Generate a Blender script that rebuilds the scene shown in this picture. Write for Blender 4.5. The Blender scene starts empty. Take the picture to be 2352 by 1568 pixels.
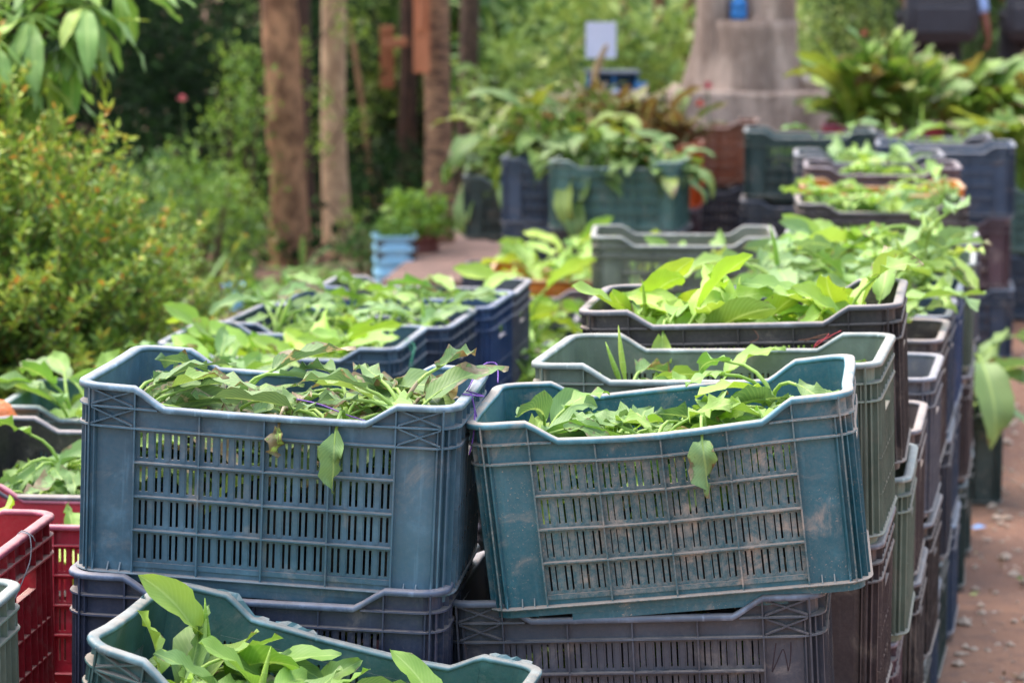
import bpy, math, random
import numpy as np
from mathutils import Vector, Matrix, Euler, noise as mnoise

R = math.radians
random.seed(7)
rng = np.random.default_rng(7)
sc = bpy.context.scene
C = sc.collection

# ------------------------------------------------------------------ camera
F = 6200.0 / 2352.0 * 36.0
CAMZ = 1.70
cam = bpy.data.cameras.new("camera")
cam.sensor_width = 36.0
cam.lens = F
cam.clip_start = 0.05
cam.clip_end = 600
cam.dof.use_dof = True
cam.dof.focus_distance = 3.72
cam.dof.aperture_fstop = 6.3
camo = bpy.data.objects.new("camera", cam)
C.objects.link(camo)
camo.location = (0, 0, CAMZ)
camo.rotation_euler = (R(90 - 8.0), 0, 0)
sc.camera = camo

# ------------------------------------------------------------------ world, sun, exposure
world = bpy.data.worlds.new("World")
sc.world = world
world.use_nodes = True
wn = world.node_tree
wn.nodes.clear()
wo = wn.nodes.new('ShaderNodeOutputWorld')
wb = wn.nodes.new('ShaderNodeBackground')
ws = wn.nodes.new('ShaderNodeTexSky')
ws.sky_type = 'NISHITA'
ws.sun_disc = False
SUN_EL, SUN_AZ = 68.0, -50.0
ws.sun_elevation = R(SUN_EL)
ws.sun_rotation = R(SUN_AZ)
ws.air_density = 1.6
ws.dust_density = 4.0
ws.ozone_density = 1.0
wb.inputs[1].default_value = 0.15
wn.links.new(ws.outputs[0], wb.inputs[0])
wn.links.new(wb.outputs[0], wo.inputs[0])
sun = bpy.data.lights.new("sun", 'SUN')
sun.energy = 1.35
sun.angle = R(60)
sun.color = (1.0, 0.95, 0.88)
suno = bpy.data.objects.new("sun", sun)
C.objects.link(suno)
az = R(SUN_AZ)
d = Vector((math.sin(az) * math.cos(R(SUN_EL)), math.cos(az) * math.cos(R(SUN_EL)), math.sin(R(SUN_EL))))
suno.rotation_euler = d.to_track_quat('Z', 'Y').to_euler()
suno.location = (0, 0, 20)
sc.view_settings.view_transform = 'Standard'
sc.view_settings.look = 'None'
sc.view_settings.exposure = 1.58
sc.view_settings.gamma = 1
sc.view_settings.use_curve_mapping = False
sc.render.engine = 'CYCLES'
sc.cycles.max_bounces = 6
sc.cycles.diffuse_bounces = 4
sc.cycles.use_denoising = True


def lin(r, g, b):
    f = lambda c: (c / 255 / 12.92) if c / 255 <= 0.04045 else ((c / 255 + 0.055) / 1.055) ** 2.4
    return (f(r), f(g), f(b), 1.0)


def sstep(a, b, x):
    t = min(1, max(0, (x - a) / (b - a)))
    return t * t * (3 - 2 * t)


def ground_z(x, y):
    return 0.08 * sstep(4, 6.5, y) + 0.08 * sstep(8, 10, y) * sstep(0.7, 1.05, x) + 0.32 * sstep(12.9, 14.2, y) * sstep(1.7, 2.2, x)


# ------------------------------------------------------------------ node helpers
class NT:
    def __init__(s, name):
        s.m = bpy.data.materials.new(name)
        s.m.use_nodes = True
        s.t = s.m.node_tree
        s.t.nodes.clear()
        s.out = s.t.nodes.new('ShaderNodeOutputMaterial')

    def n(s, kind, **kw):
        nd = s.t.nodes.new(kind)
        for k, v in kw.items():
            if k.startswith('i_'):
                key = k[2:]
                nd.inputs[int(key) if key.isdigit() else key].default_value = v
            else:
                setattr(nd, k, v)
        return nd

    def l(s, a, b):
        s.t.links.new(a, b)

    def val(s, sock, v):
        if hasattr(v, 'links') or isinstance(v, bpy.types.NodeSocket):
            s.l(v, sock)
        else:
            sock.default_value = v

    def math(s, op, a, b=0.0, c=0.0, clamp=False):
        nd = s.n('ShaderNodeMath', operation=op)
        nd.use_clamp = clamp
        for i, v in enumerate((a, b, c)):
            s.val(nd.inputs[i], v)
        return nd.outputs[0]

    def mix(s, f, a, b, mode='MIX'):
        nd = s.n('ShaderNodeMix', data_type='RGBA', blend_type=mode)
        s.val(nd.inputs['Factor'], f)
        s.val(nd.inputs[6], a)
        s.val(nd.inputs[7], b)
        return nd.outputs[2]

    def ramp(s, f, stops, interp='LINEAR'):
        nd = s.n('ShaderNodeValToRGB')
        nd.color_ramp.interpolation = interp
        e = nd.color_ramp.elements
        while len(e) < len(stops):
            e.new(0.5)
        for i, (p, c) in enumerate(stops):
            e[i].position = p
            e[i].color = c if len(c) == 4 else (*c, 1)
        s.l(f, nd.inputs[0])
        return nd.outputs[0]

    def step(s, f, lo, hi):
        nd = s.n('ShaderNodeMapRange', interpolation_type='SMOOTHSTEP')
        s.val(nd.inputs[0], f)
        nd.inputs[1].default_value = lo
        nd.inputs[2].default_value = hi
        return nd.outputs[0]

    def noise(s, vec, scale, detail=4, rough=0.55, dist=0.0):
        nd = s.n('ShaderNodeTexNoise')
        nd.inputs['Scale'].default_value = scale
        nd.inputs['Detail'].default_value = detail
        nd.inputs['Roughness'].default_value = rough
        nd.inputs['Distortion'].default_value = dist
        if vec is not None:
            s.l(vec, nd.inputs['Vector'])
        return nd.outputs[0]

    def pos(s, scale=(1, 1, 1), own=True):
        tc = s.n('ShaderNodeTexCoord')
        mp = s.n('ShaderNodeMapping')
        mp.inputs['Scale'].default_value = scale
        s.l(tc.outputs['Object'], mp.inputs[0])
        if own:
            oi = s.n('ShaderNodeObjectInfo')
            ad = s.n('ShaderNodeVectorMath', operation='MULTIPLY_ADD')
            s.l(oi.outputs['Location'], ad.inputs[0])
            ad.inputs[1].default_value = (3.1, 3.7, 5.3)
            s.l(mp.outputs[0], ad.inputs[2])
            return ad.outputs[0]
        return mp.outputs[0]

    def bump(s, h, strength=0.3, dist=0.01):
        b = s.n('ShaderNodeBump')
        b.inputs['Strength'].default_value = strength
        b.inputs['Distance'].default_value = dist
        s.l(h, b.inputs['Height'])
        return b.outputs[0]

    def principled(s, col, rough, normal=None, spec=0.5):
        p = s.n('ShaderNodeBsdfPrincipled')
        s.val(p.inputs['Base Color'], col)
        s.val(p.inputs['Roughness'], rough)
        p.inputs['Specular IOR Level'].default_value = spec
        if normal is not None:
            s.l(normal, p.inputs['Normal'])
        return p.outputs[0]

    def done(s, sh):
        s.l(sh, s.out.inputs[0])
        return s.m


DUST = lin(172, 154, 140)


def plastic(name, rgb, dust=0.5, wear=0.25, fleck=0.0, haze=0.0):
    t = NT(name)
    p = t.pos()
    base = lin(*rgb)
    low = t.noise(p, 5, 3)
    mid = t.noise(p, 26, 6, 0.65)
    fine = t.noise(p, 190, 5, 0.7)
    streak = t.noise(t.pos((60, 60, 4)), 1.6, 4, 0.6)
    pale = tuple(min(1, c * 1.45 + 0.035) for c in base[:3]) + (1,)
    dark = tuple(c * 0.72 for c in base[:3]) + (1,)
    col = t.mix(t.step(low, 0.38, 0.68), dark, base)
    col = t.mix(t.math('MULTIPLY', t.step(mid, 0.45, 0.85), wear * 1.6, clamp=True), col, pale)
    # scratches worn pale
    scr = t.math('MULTIPLY', t.step(streak, 0.6, 0.72), wear * 0.9)
    col = t.mix(scr, col, pale)
    # dust that has settled on whatever faces up, plus smears
    g = t.n('ShaderNodeNewGeometry')
    sx = t.n('ShaderNodeSeparateXYZ')
    t.l(g.outputs['Normal'], sx.inputs[0])
    up = t.step(sx.outputs[2], 0.35, 0.9)
    d1 = t.math('MULTIPLY', up, t.step(mid, 0.12 if haze > 0.2 else 0.25, 0.5))
    d2 = t.math('MULTIPLY', t.step(t.noise(p, 11, 7, 0.72, 0.6), 0.52, 0.76), 0.8)
    d3 = t.math('MULTIPLY', t.step(fine, 0.66, 0.76), 0.55)
    tot = t.math('ADD', t.math('MULTIPLY', d1, 0.9), t.math('ADD', d2, d3))
    if fleck > 0:
        fl = t.math('MULTIPLY', t.step(t.noise(p, 330, 3, 0.6, 0.8), 0.64, 0.68), t.step(t.noise(p, 8, 4), 0.46, 0.62))
        tot = t.math('ADD', tot, t.math('MULTIPLY', fl, fleck))
    tot = t.math('ADD', tot, t.math('MULTIPLY', t.step(low, 0.3, 0.75), 0.08))
    if haze:
        tot = t.math('ADD', tot, t.math('MULTIPLY', t.step(t.noise(p, 130, 8, 0.8), 0.36, 0.66), haze))
    df = t.math('MULTIPLY', tot, dust * 1.15, clamp=True)
    col = t.mix(df, col, DUST)
    rough = t.math('MULTIPLY_ADD', df, 0.5, 0.40, clamp=True)
    return t.done(t.principled(col, rough, t.bump(t.math('ADD', fine, low), 0.25, 0.0015), 0.45))


PAL = dict(
    steel=((66, 104, 124), 0.5, 0.45, 0.25), navy=((48, 58, 84), 0.5, 0.25, 0), teal=((12, 98, 114), 0.9, 0.3, 1.0),
    seagreen=((42, 92, 92), 0.6, 0.4, 0.2), slate=((66, 71, 84), 0.5, 0.25, 0), sage=((112, 125, 110), 0.5, 0.3, 0),
    black=((54, 50, 54), 0.6, 0.25, 0), umber=((74, 62, 66), 0.7, 0.3, 0), denim=((70, 100, 122), 0.5, 0.3, 0),
    royal=((56, 84, 126), 0.4, 0.3, 0), ash=((104, 104, 114), 0.5, 0.3, 0), red=((178, 16, 42), 0.55, 0.25, 0.3),
    pinkred=((186, 40, 62), 0.35, 0.3, 0), orange=((236, 138, 34), 0.4, 0.25, 0), vivid=((228, 92, 20), 0.3, 0.2, 0),
    plum=((92, 66, 78), 0.6, 0.3, 0), bottle=((40, 66, 66), 0.5, 0.25, 0), brick=((140, 74, 44), 0.5, 0.3, 0),
    tealdust=((20, 94, 106), 1.15, 0.4, 0.9), bluedark=((50, 72, 98), 0.5, 0.25, 0), moss=((82, 122, 116), 0.5, 0.35, 0), greytan=((128, 128, 112), 0.5, 0.3, 0))
MATS = {}


def pm(key, rim=False):
    k = (key, rim)
    if k not in MATS:
        rgb, du, we, fl = PAL[key]
        if rim:
            rgb = tuple(int(c * 0.62 + w * 0.38) for c, w in zip(rgb, (160, 178, 200)))
            MATS[k] = plastic('plastic_rim_' + key, rgb, du * 0.8, 0.95, fl * 0.4)
        else:
            MATS[k] = plastic('plastic_' + key, rgb, du, we, fl, 0.34 if key == 'tealdust' else 0.10)
    return MATS[k]


def leaf_material():
    t = NT('leaf_blade')
    oi = t.n('ShaderNodeObjectInfo')
    uv = t.n('ShaderNodeUVMap')
    sp = t.n('ShaderNodeSeparateXYZ')
    t.l(uv.outputs[0], sp.inputs[0])
    u, v = sp.outputs[0], sp.outputs[1]
    av = t.math('ABSOLUTE', t.math('MULTIPLY_ADD', v, 2.0, -1.0))
    p = t.pos()
    n1 = t.noise(p, 22, 4)
    rnd = oi.outputs['Random']
    hs = t.n('ShaderNodeHueSaturation')
    t.l(oi.outputs['Color'], hs.inputs['Color'])
    t.l(t.math('MULTIPLY_ADD', rnd, 0.03, 0.485), hs.inputs['Hue'])
    t.l(t.math('MULTIPLY_ADD', n1, 0.5, 0.76), hs.inputs['Value'])
    col = hs.outputs[0]
    # midrib and parallel veins
    rib = t.math('SUBTRACT', 1.0, t.step(av, 0.03, 0.12))
    veins = t.math('SINE', t.math('MULTIPLY_ADD', u, 95.0, t.math('MULTIPLY', av, -26.0)))
    col = t.mix(t.math('MULTIPLY', t.step(veins, 0.2, 1.0), 0.12), col, lin(190, 215, 130))
    col = t.mix(t.math('MULTIPLY', rib, 0.55), col, lin(196, 216, 130))
    col = t.mix(t.math('MULTIPLY', t.math('LESS_THAN', u, 0.001), 0.8), col, lin(160, 190, 92))
    # undersides are paler
    g = t.n('ShaderNodeNewGeometry')
    col = t.mix(t.math('MULTIPLY', g.outputs['Backfacing'], 0.35), col, lin(160, 190, 110))
    # dry and rotted patches, more towards tip and edge
    n2 = t.noise(p, 30, 6, 0.65, 0.5)
    amt = t.math('MULTIPLY_ADD', oi.outputs['Alpha'], 0.30, -0.02)
    edge = t.math('ADD', t.math('MULTIPLY', t.step(av, 0.6, 1.05), 0.10), t.math('MULTIPLY', t.step(u, 0.7, 1.0), 0.12))
    sp2 = t.math('ADD', t.math('ADD', n2, edge), amt)
    spot = t.step(sp2, 0.76, 0.81)
    ring = t.step(sp2, 0.73, 0.78)
    dry = t.mix(t.step(n1, 0.35, 0.6), lin(188, 168, 142), lin(112, 88, 62))
    col = t.mix(t.math('MULTIPLY', ring, 0.6), col, lin(86, 84, 50))
    col = t.mix(t.math('MULTIPLY', spot, 0.85), col, dry)
    h = t.math('ADD', t.math('MULTIPLY', veins, 0.25), t.math('MULTIPLY', rib, 1.5))
    nb = t.bump(h, 0.25, 0.0012)
    pr = t.principled(col, t.math('MULTIPLY_ADD', n1, 0.25, 0.38), nb, 0.42)
    tr = t.n('ShaderNodeBsdfTranslucent')
    t.l(t.mix(0.35, col, t.mix(1.0, col, (1.5, 1.45, 0.35, 1), 'MULTIPLY')), tr.inputs[0])
    ms = t.n('ShaderNodeMixShader')
    ms.inputs[0].default_value = 0.30
    t.l(pr, ms.inputs[1])
    t.l(tr.outputs[0], ms.inputs[2])
    return t.done(ms.outputs[0])


LEAF = leaf_material()


def foliage_material(name, stops, rough=0.45, trans=0.25):
    t = NT(name)
    at = t.n('ShaderNodeAttribute', attribute_name='tint')
    col = t.ramp(at.outputs['Fac'], stops)
    n1 = t.noise(t.pos(), 40, 2)
    hs = t.n('ShaderNodeHueSaturation')
    t.l(col, hs.inputs['Color'])
    t.l(t.math('MULTIPLY_ADD', n1, 0.5, 0.75), hs.inputs['Value'])
    pr = t.principled(hs.outputs[0], rough, None, 0.5 if rough < 0.6 else 0.12)
    tr = t.n('ShaderNodeBsdfTranslucent')
    t.l(hs.outputs[0], tr.inputs[0])
    ms = t.n('ShaderNodeMixShader')
    ms.inputs[0].default_value = trans
    t.l(pr, ms.inputs[1])
    t.l(tr.outputs[0], ms.inputs[2])
    return t.done(ms.outputs[0])


def simple(name, rgb, rough=0.8, var=0.35, scale=8, bump=0.4, bd=0.01, rgb2=None, stretch=(1, 1, 1)):
    t = NT(name)
    p = t.pos(stretch)
    n1 = t.noise(p, scale, 6, 0.6)
    n2 = t.noise(p, scale * 7, 5, 0.65)
    a = lin(*rgb)
    b = lin(*rgb2) if rgb2 else tuple(c * (1 - var) for c in a[:3]) + (1,)
    col = t.mix(t.step(n1, 0.35, 0.65), a, b)
    col = t.mix(t.math('MULTIPLY', t.step(n2, 0.45, 0.8), 0.35), col, tuple(min(1, c * 1.35) for c in a[:3]) + (1,))
    return t.done(t.principled(col, rough, t.bump(t.math('ADD', n1, n2), bump, bd)))


# ------------------------------------------------------------------ mesh helpers
class MB:
    def __init__(s):
        s.v, s.f, s.uv = [], [], []

    def add(s, vs, fs):
        o = len(s.v)
        s.v += [tuple(p) for p in vs]
        s.f += [tuple(i + o for i in f) for f in fs]

    def box(s, x0, x1, y0, y1, z0, z1, n=1):
        """a box cut into n lengths along its x"""
        vs, fs = [], []
        for i in range(n + 1):
            x = x0 + (x1 - x0) * i / n
            vs += [(x, y0, z0), (x, y1, z0), (x, y1, z1), (x, y0, z1)]
        for i in range(n):
            a = 4 * i
            for k in range(4):
                fs.append((a + k, a + (k + 1) % 4, a + 4 + (k + 1) % 4, a + 4 + k))
        fs += [(3, 2, 1, 0), (4 * n, 4 * n + 1, 4 * n + 2, 4 * n + 3)]
        s.add(vs, fs)

    def sweep(s, path, prof, closed=False):
        """path: list of (origin, out, up) frames; prof: list of (out, up) offsets, closed section"""
        m = len(prof)
        vs = [tuple(Vector(o) + Vector(a) * p[0] + Vector(b) * p[1]) for o, a, b in path for p in prof]
        fs = []
        n = len(path)
        for i in range(n if closed else n - 1):
            j = (i + 1) % n
            for k in range(m):
                l = (k + 1) % m
                fs.append((i * m + k, i * m + l, j * m + l, j * m + k))
        if not closed:
            fs += [tuple(range(m))[::-1], tuple((n - 1) * m + k for k in range(m))]
        s.add(vs, fs)

    def tube(s, pts, rad, n=6, cap=True):
        pts = [Vector(p) for p in pts]
        if not isinstance(rad, (list, tuple)):
            rad = [rad] * len(pts)
        vs, fs = [], []
        prev = None
        for i, p in enumerate(pts):
            t = (pts[min(i + 1, len(pts) - 1)] - pts[max(i - 1, 0)]).normalized()
            a = prev if prev is not None else Vector((1, 0, 0)) if abs(t.x) < 0.8 else Vector((0, 1, 0))
            a = (a - t * a.dot(t)).normalized()
            prev = a
            b = t.cross(a)
            for k in range(n):
                q = 2 * math.pi * k / n
                vs.append(p + (a * math.cos(q) + b * math.sin(q)) * rad[i])
        for i in range(len(pts) - 1):
            for k in range(n):
                l = (k + 1) % n
                fs.append((i * n + k, i * n + l, (i + 1) * n + l, (i + 1) * n + k))
        if cap:
            fs += [tuple(range(n))[::-1], tuple((len(pts) - 1) * n + k for k in range(n))]
        s.add(vs, fs)

    def mesh(s, name, warp=None, smooth=False):
        me = bpy.data.meshes.new(name)
        v = [warp(*p) for p in s.v] if warp else s.v
        me.from_pydata(v, [], s.f)
        if smooth:
            me.shade_smooth()
        me.materials.append(None)
        me.update()
        return me


def link(name, mesh, mat=None, parent=None, mw=None):
    o = bpy.data.objects.new(name, mesh)
    C.objects.link(o)
    if parent is not None:
        o.parent = parent
    if mw is not None:
        o.matrix_basis = mw
    if mat is not None and mesh is not None:
        if len(mesh.materials) == 0:
            mesh.materials.append(None)
        if mesh.materials[0] is None and mesh.users <= 1:
            mesh.materials[0] = mat
        elif mesh.materials[0] != mat:
            o.material_slots[0].link = 'OBJECT'
            o.material_slots[0].material = mat
    return o


def tag(o, label, cat, group=None, kind=None):
    if label:
        o['label'] = label
    if cat:
        o['category'] = cat
    if group:
        o['group'] = group
    if kind:
        o['kind'] = kind
    return o


def thing(name, label, cat, mw=Matrix(), group=None):
    o = link(name, None, None, None, mw)
    return tag(o, label, cat, group)


def T(x, y, z, yaw=0, pitch=0, roll=0, s=1):
    return Matrix.Translation((x, y, z)) @ Matrix.Rotation(R(yaw), 4, 'Z') @ Matrix.Rotation(R(roll), 4, 'Y') @ Matrix.Rotation(R(pitch), 4, 'X') @ Matrix.Scale(s, 4)


# ------------------------------------------------------------------ ground
def build_ground():
    xs = np.concatenate([np.linspace(-120, -6, 12), np.linspace(-5, 5, 101), np.linspace(6, 120, 12)])
    ys = np.concatenate([np.linspace(-30, 2, 8), np.linspace(2.2, 17, 140), np.linspace(18, 300, 16)])
    vs = []
    for y in ys:
        for x in xs:
            z = ground_z(x, y)
            if abs(x) < 6 and 2 < y < 18:
                z += 0.012 * mnoise.noise(Vector((x * 2.2, y * 2.2, 0))) + 0.006 * mnoise.noise(Vector((x * 9, y * 9, 3)))
            vs.append((x, y, z))
    nx = len(xs)
    fs = [(j * nx + i, j * nx + i + 1, (j + 1) * nx + i + 1, (j + 1) * nx + i) for j in range(len(ys) - 1) for i in range(nx - 1)]
    m = MB()
    m.add(vs, fs)
    t = NT('soil')
    p = t.pos(own=False)
    a = t.noise(p, 1.6, 5)
    b = t.noise(p, 14, 7, 0.7)
    c = t.noise(p, 90, 4, 0.7)
    col = t.mix(t.step(a, 0.35, 0.65), lin(142, 104, 82), lin(120, 86, 70))
    col = t.mix(t.step(b, 0.45, 0.7), col, lin(112, 84, 72))
    col = t.mix(t.math('MULTIPLY', t.step(c, 0.58, 0.72), 0.6), col, lin(176, 148, 130))
    mt = t.done(t.principled(col, 0.95, t.bump(t.math('ADD', b, c), 0.5, 0.012)))
    o = link('ground', m.mesh('ground', smooth=True), mt)
    tag(o, 'bare reddish brown earth under and beside the stacked crates', None, kind='structure')
    # pebbles and crumbs on the bare strip
    m = MB()
    for i in range(2600):
        y = random.uniform(5.8, 12.5)
        x = 1.0 + 0.22 * (y - 6) + abs(random.gauss(0, 0.9)) if i % 5 else random.uniform(-1.2, 0.2)
        if i % 5 == 0:
            y = random.uniform(11, 14.5)
        r = random.choice((0.004, 0.005, 0.006, 0.009, 0.013, 0.018)) * random.uniform(0.6, 1.3)
        z = ground_z(x, y) + 0.012 * mnoise.noise(Vector((x * 2.2, y * 2.2, 0))) + 0.006 * mnoise.noise(Vector((x * 9, y * 9, 3))) + r * 0.3
        q = random.random() * 6.28
        vs = []
        for k in range(6):
            rr = r * random.uniform(0.7, 1.3)
            vs.append((x + rr * math.cos(q + k * 1.05), y + rr * 0.8 * math.sin(q + k * 1.05), z + random.uniform(-.2, .2) * r))
        vs += [(x, y, z + r * 0.7), (x, y, z - r)]
        m.add(vs, [(k, (k + 1) % 6, 6) for k in range(6)] + [((k + 1) % 6, k, 7) for k in range(6)])
    o = link('gravel', m.mesh('gravel'), simple('pebble', (190, 168, 150), 0.9, 0.4, 30))
    tag(o, 'small pale pebbles and crumbs of earth strewn on the path', 'gravel', kind='stuff')


build_ground()

# ------------------------------------------------------------------ crates
W2, D2, H = 0.27, 0.18, 0.28
WX, WY = 0.258, 0.168         # outer faces of the walls
TH = 0.0026
Z0 = 0.016                    # the skirt starts above the nesting foot
ROWS = (0.032, 0.080, 0.128, 0.176, 0.224)
COLS = (-0.182, -0.091, 0.0, 0.091, 0.182)


def zrim(x):
    a = abs(x)
    if a > 0.182:
        return H
    if a < 0.142:
        return 0.254
    return 0.254 + (a - 0.142) / 0.04 * (H - 0.254)


def ring_path(off, z=None, r=0.030, seg=5):
    """closed round-cornered path round the crate at distance off from the wall face"""
    out = []
    ax, ay = WX - r, WY - r
    fx = [-0.205, -0.1835, -0.172, -0.15, -0.1405, -0.1, -0.05, 0, 0.05, 0.1, 0.1405, 0.15, 0.172, 0.1835, 0.205]
    up = Vector((0, 0, 1))

    def zz(x):
        return z if z is not None else zrim(x)
    for x in fx:
        out.append(((x, -WY, zz(x)), (0, -1, 0), up))
    for k in range(seg + 1):
        q = -math.pi / 2 + math.pi / 2 * k / seg
        out.append(((ax + r * math.cos(q), -ay + r * math.sin(q), z or H), (math.cos(q), math.sin(q), 0), up))
    for y in (-0.08, 0, 0.08):
        out.append(((WX, y, z or H), (1, 0, 0), up))
    for k in range(seg + 1):
        q = math.pi / 2 * k / seg
        out.append(((ax + r * math.cos(q), ay + r * math.sin(q), z or H), (math.cos(q), math.sin(q), 0), up))
    for x in fx[::-1]:
        out.append(((x, WY, zz(x)), (0, 1, 0), up))
    for k in range(seg + 1):
        q = math.pi / 2 + math.pi / 2 * k / seg
        out.append(((-ax + r * math.cos(q), ay + r * math.sin(q), z or H), (math.cos(q), math.sin(q), 0), up))
    for y in (0.08, 0, -0.08):
        out.append(((-WX, y, z or H), (-1, 0, 0), up))
    for k in range(seg + 1):
        q = math.pi + math.pi / 2 * k / seg
        out.append(((-ax + r * math.cos(q), -ay + r * math.sin(q), z or H), (math.cos(q), math.sin(q), 0), up))
    return [(Vector(o) + Vector(a) * off, a, b) for o, a, b in out]


def wall_sheet(m, s):
    """plain parts of a long wall; s=-1 front, +1 rear"""
    y0, y1 = sorted((s * WY, s * (WY - TH)))
    for x0, x1 in ((-0.228, -0.182), (0.182, 0.228)):
        m.box(x0, x1, y0, y1, Z0 - 0.012, H - 0.001)
    xs = [-0.182, -0.162, -0.142, -0.1, -0.05, 0, 0.05, 0.1, 0.142, 0.162, 0.182]
    for a, b in zip(xs[:-1], xs[1:]):
        za, zb = zrim(a) - 0.001, zrim(b) - 0.001
        m.add([(a, y0, 0.224), (b, y0, 0.224), (b, y1, 0.224), (a, y1, 0.224), (a, y0, za), (b, y0, zb), (b, y1, zb), (a, y1, za)],
              [(0, 1, 5, 4), (2, 3, 7, 6), (4, 5, 6, 7), (3, 2, 1, 0)])
    m.box(-0.182, 0.182, y0, y1, Z0 - 0.012, ROWS[0], 8)


def grille(m, s, x0, x1, z0, z1, slot=0.0036, rnd=None):
    y0, y1 = sorted((s * (WY - 0.0004), s * (WY - TH - 0.0004)))
    e = 0.0006
    x0 += e
    x1 -= e
    a, b = z0 + 0.006, z1 - 0.0065
    m.box(x0, x1, y0, y1, z0, a, 2)
    m.box(x0, x1, y0, y1, b, z1, 2)
    c = (x0 + x1) / 2
    edges = [x0]
    for k in (-1.5, -0.5, 0.5, 1.5):
        for d_ in (-0.0042, 0.0042):
            w = slot * (rnd.uniform(0.5, 1.1) if rnd else 1)
            edges += [c + k * 0.0222 + d_ - w / 2, c + k * 0.0222 + d_ + w / 2]
    edges.append(x1)
    for i in range(0, len(edges), 2):
        m.box(edges[i], edges[i + 1], y0, y1, a, b)
        if i and edges[i + 1] - edges[i] > 0.008:
            yy = sorted((s * (WY - 0.0004), s * (WY + 0.0008)))
            q = (edges[i] + edges[i + 1]) / 2
            m.box(q - 0.0032, q + 0.0032, yy[0], yy[1], z0 + 0.003, z1 - 0.003)


def hrib(m, s, x0, x1, z, out=0.0105, th=0.0022):
    y0, y1 = sorted((s * (WY - 0.0006), s * (WY + out)))
    m.box(x0, x1, y0, y1, z - th / 2, z + th / 2, 8)


def vrib(m, s, x, z0, z1, out=0.0098, th=0.0022):
    y0, y1 = sorted((s * (WY - 0.0005), s * (WY + out)))
    n = max(1, int((z1 - z0) / 0.05))
    for i in range(n):
        a, b = z0 + (z1 - z0) * i / n, z0 + (z1 - z0) * (i + 1) / n
        m.box(x - th / 2, x + th / 2, y0, y1, a, b)


def xbrace(m, s, x0, x1, z0, z1):
    for (a, b) in ((z0, z1), (z1, z0)):
        dx, dz = x1 - x0, b - a
        L = math.hypot(dx, dz)
        nx_, nz_ = -dz / L * 0.0011, dx / L * 0.0011
        y0, y1 = s * (WY - 0.0005), s * (WY + (0.0088 if a < b else 0.0084))
        m.add([(x0 - nx_, y0, a - nz_), (x1 - nx_, y0, b - nz_), (x1 + nx_, y0, b + nz_), (x0 + nx_, y0, a + nz_),
               (x0 - nx_, y1, a - nz_), (x1 - nx_, y1, b - nz_), (x1 + nx_, y1, b + nz_), (x0 + nx_, y1, a + nz_)],
              [(4, 5, 6, 7), (0, 1, 5, 4), (2, 3, 7, 6), (1, 2, 6, 5), (3, 0, 4, 7)])


def fin(m, s, x, h):
    y0, y1 = s * (WY - 0.0005), s * (WY + 0.009)
    a, b = x - 0.0009, x + 0.0009
    z = 0.019
    m.add([(a, y0, z), (a, y1, z), (a, y0, z + h), (b, y0, z), (b, y1, z), (b, y0, z + h)],
          [(0, 1, 2), (5, 4, 3), (0, 3, 4, 1), (1, 4, 5, 2)])


_cache = {}


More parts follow.
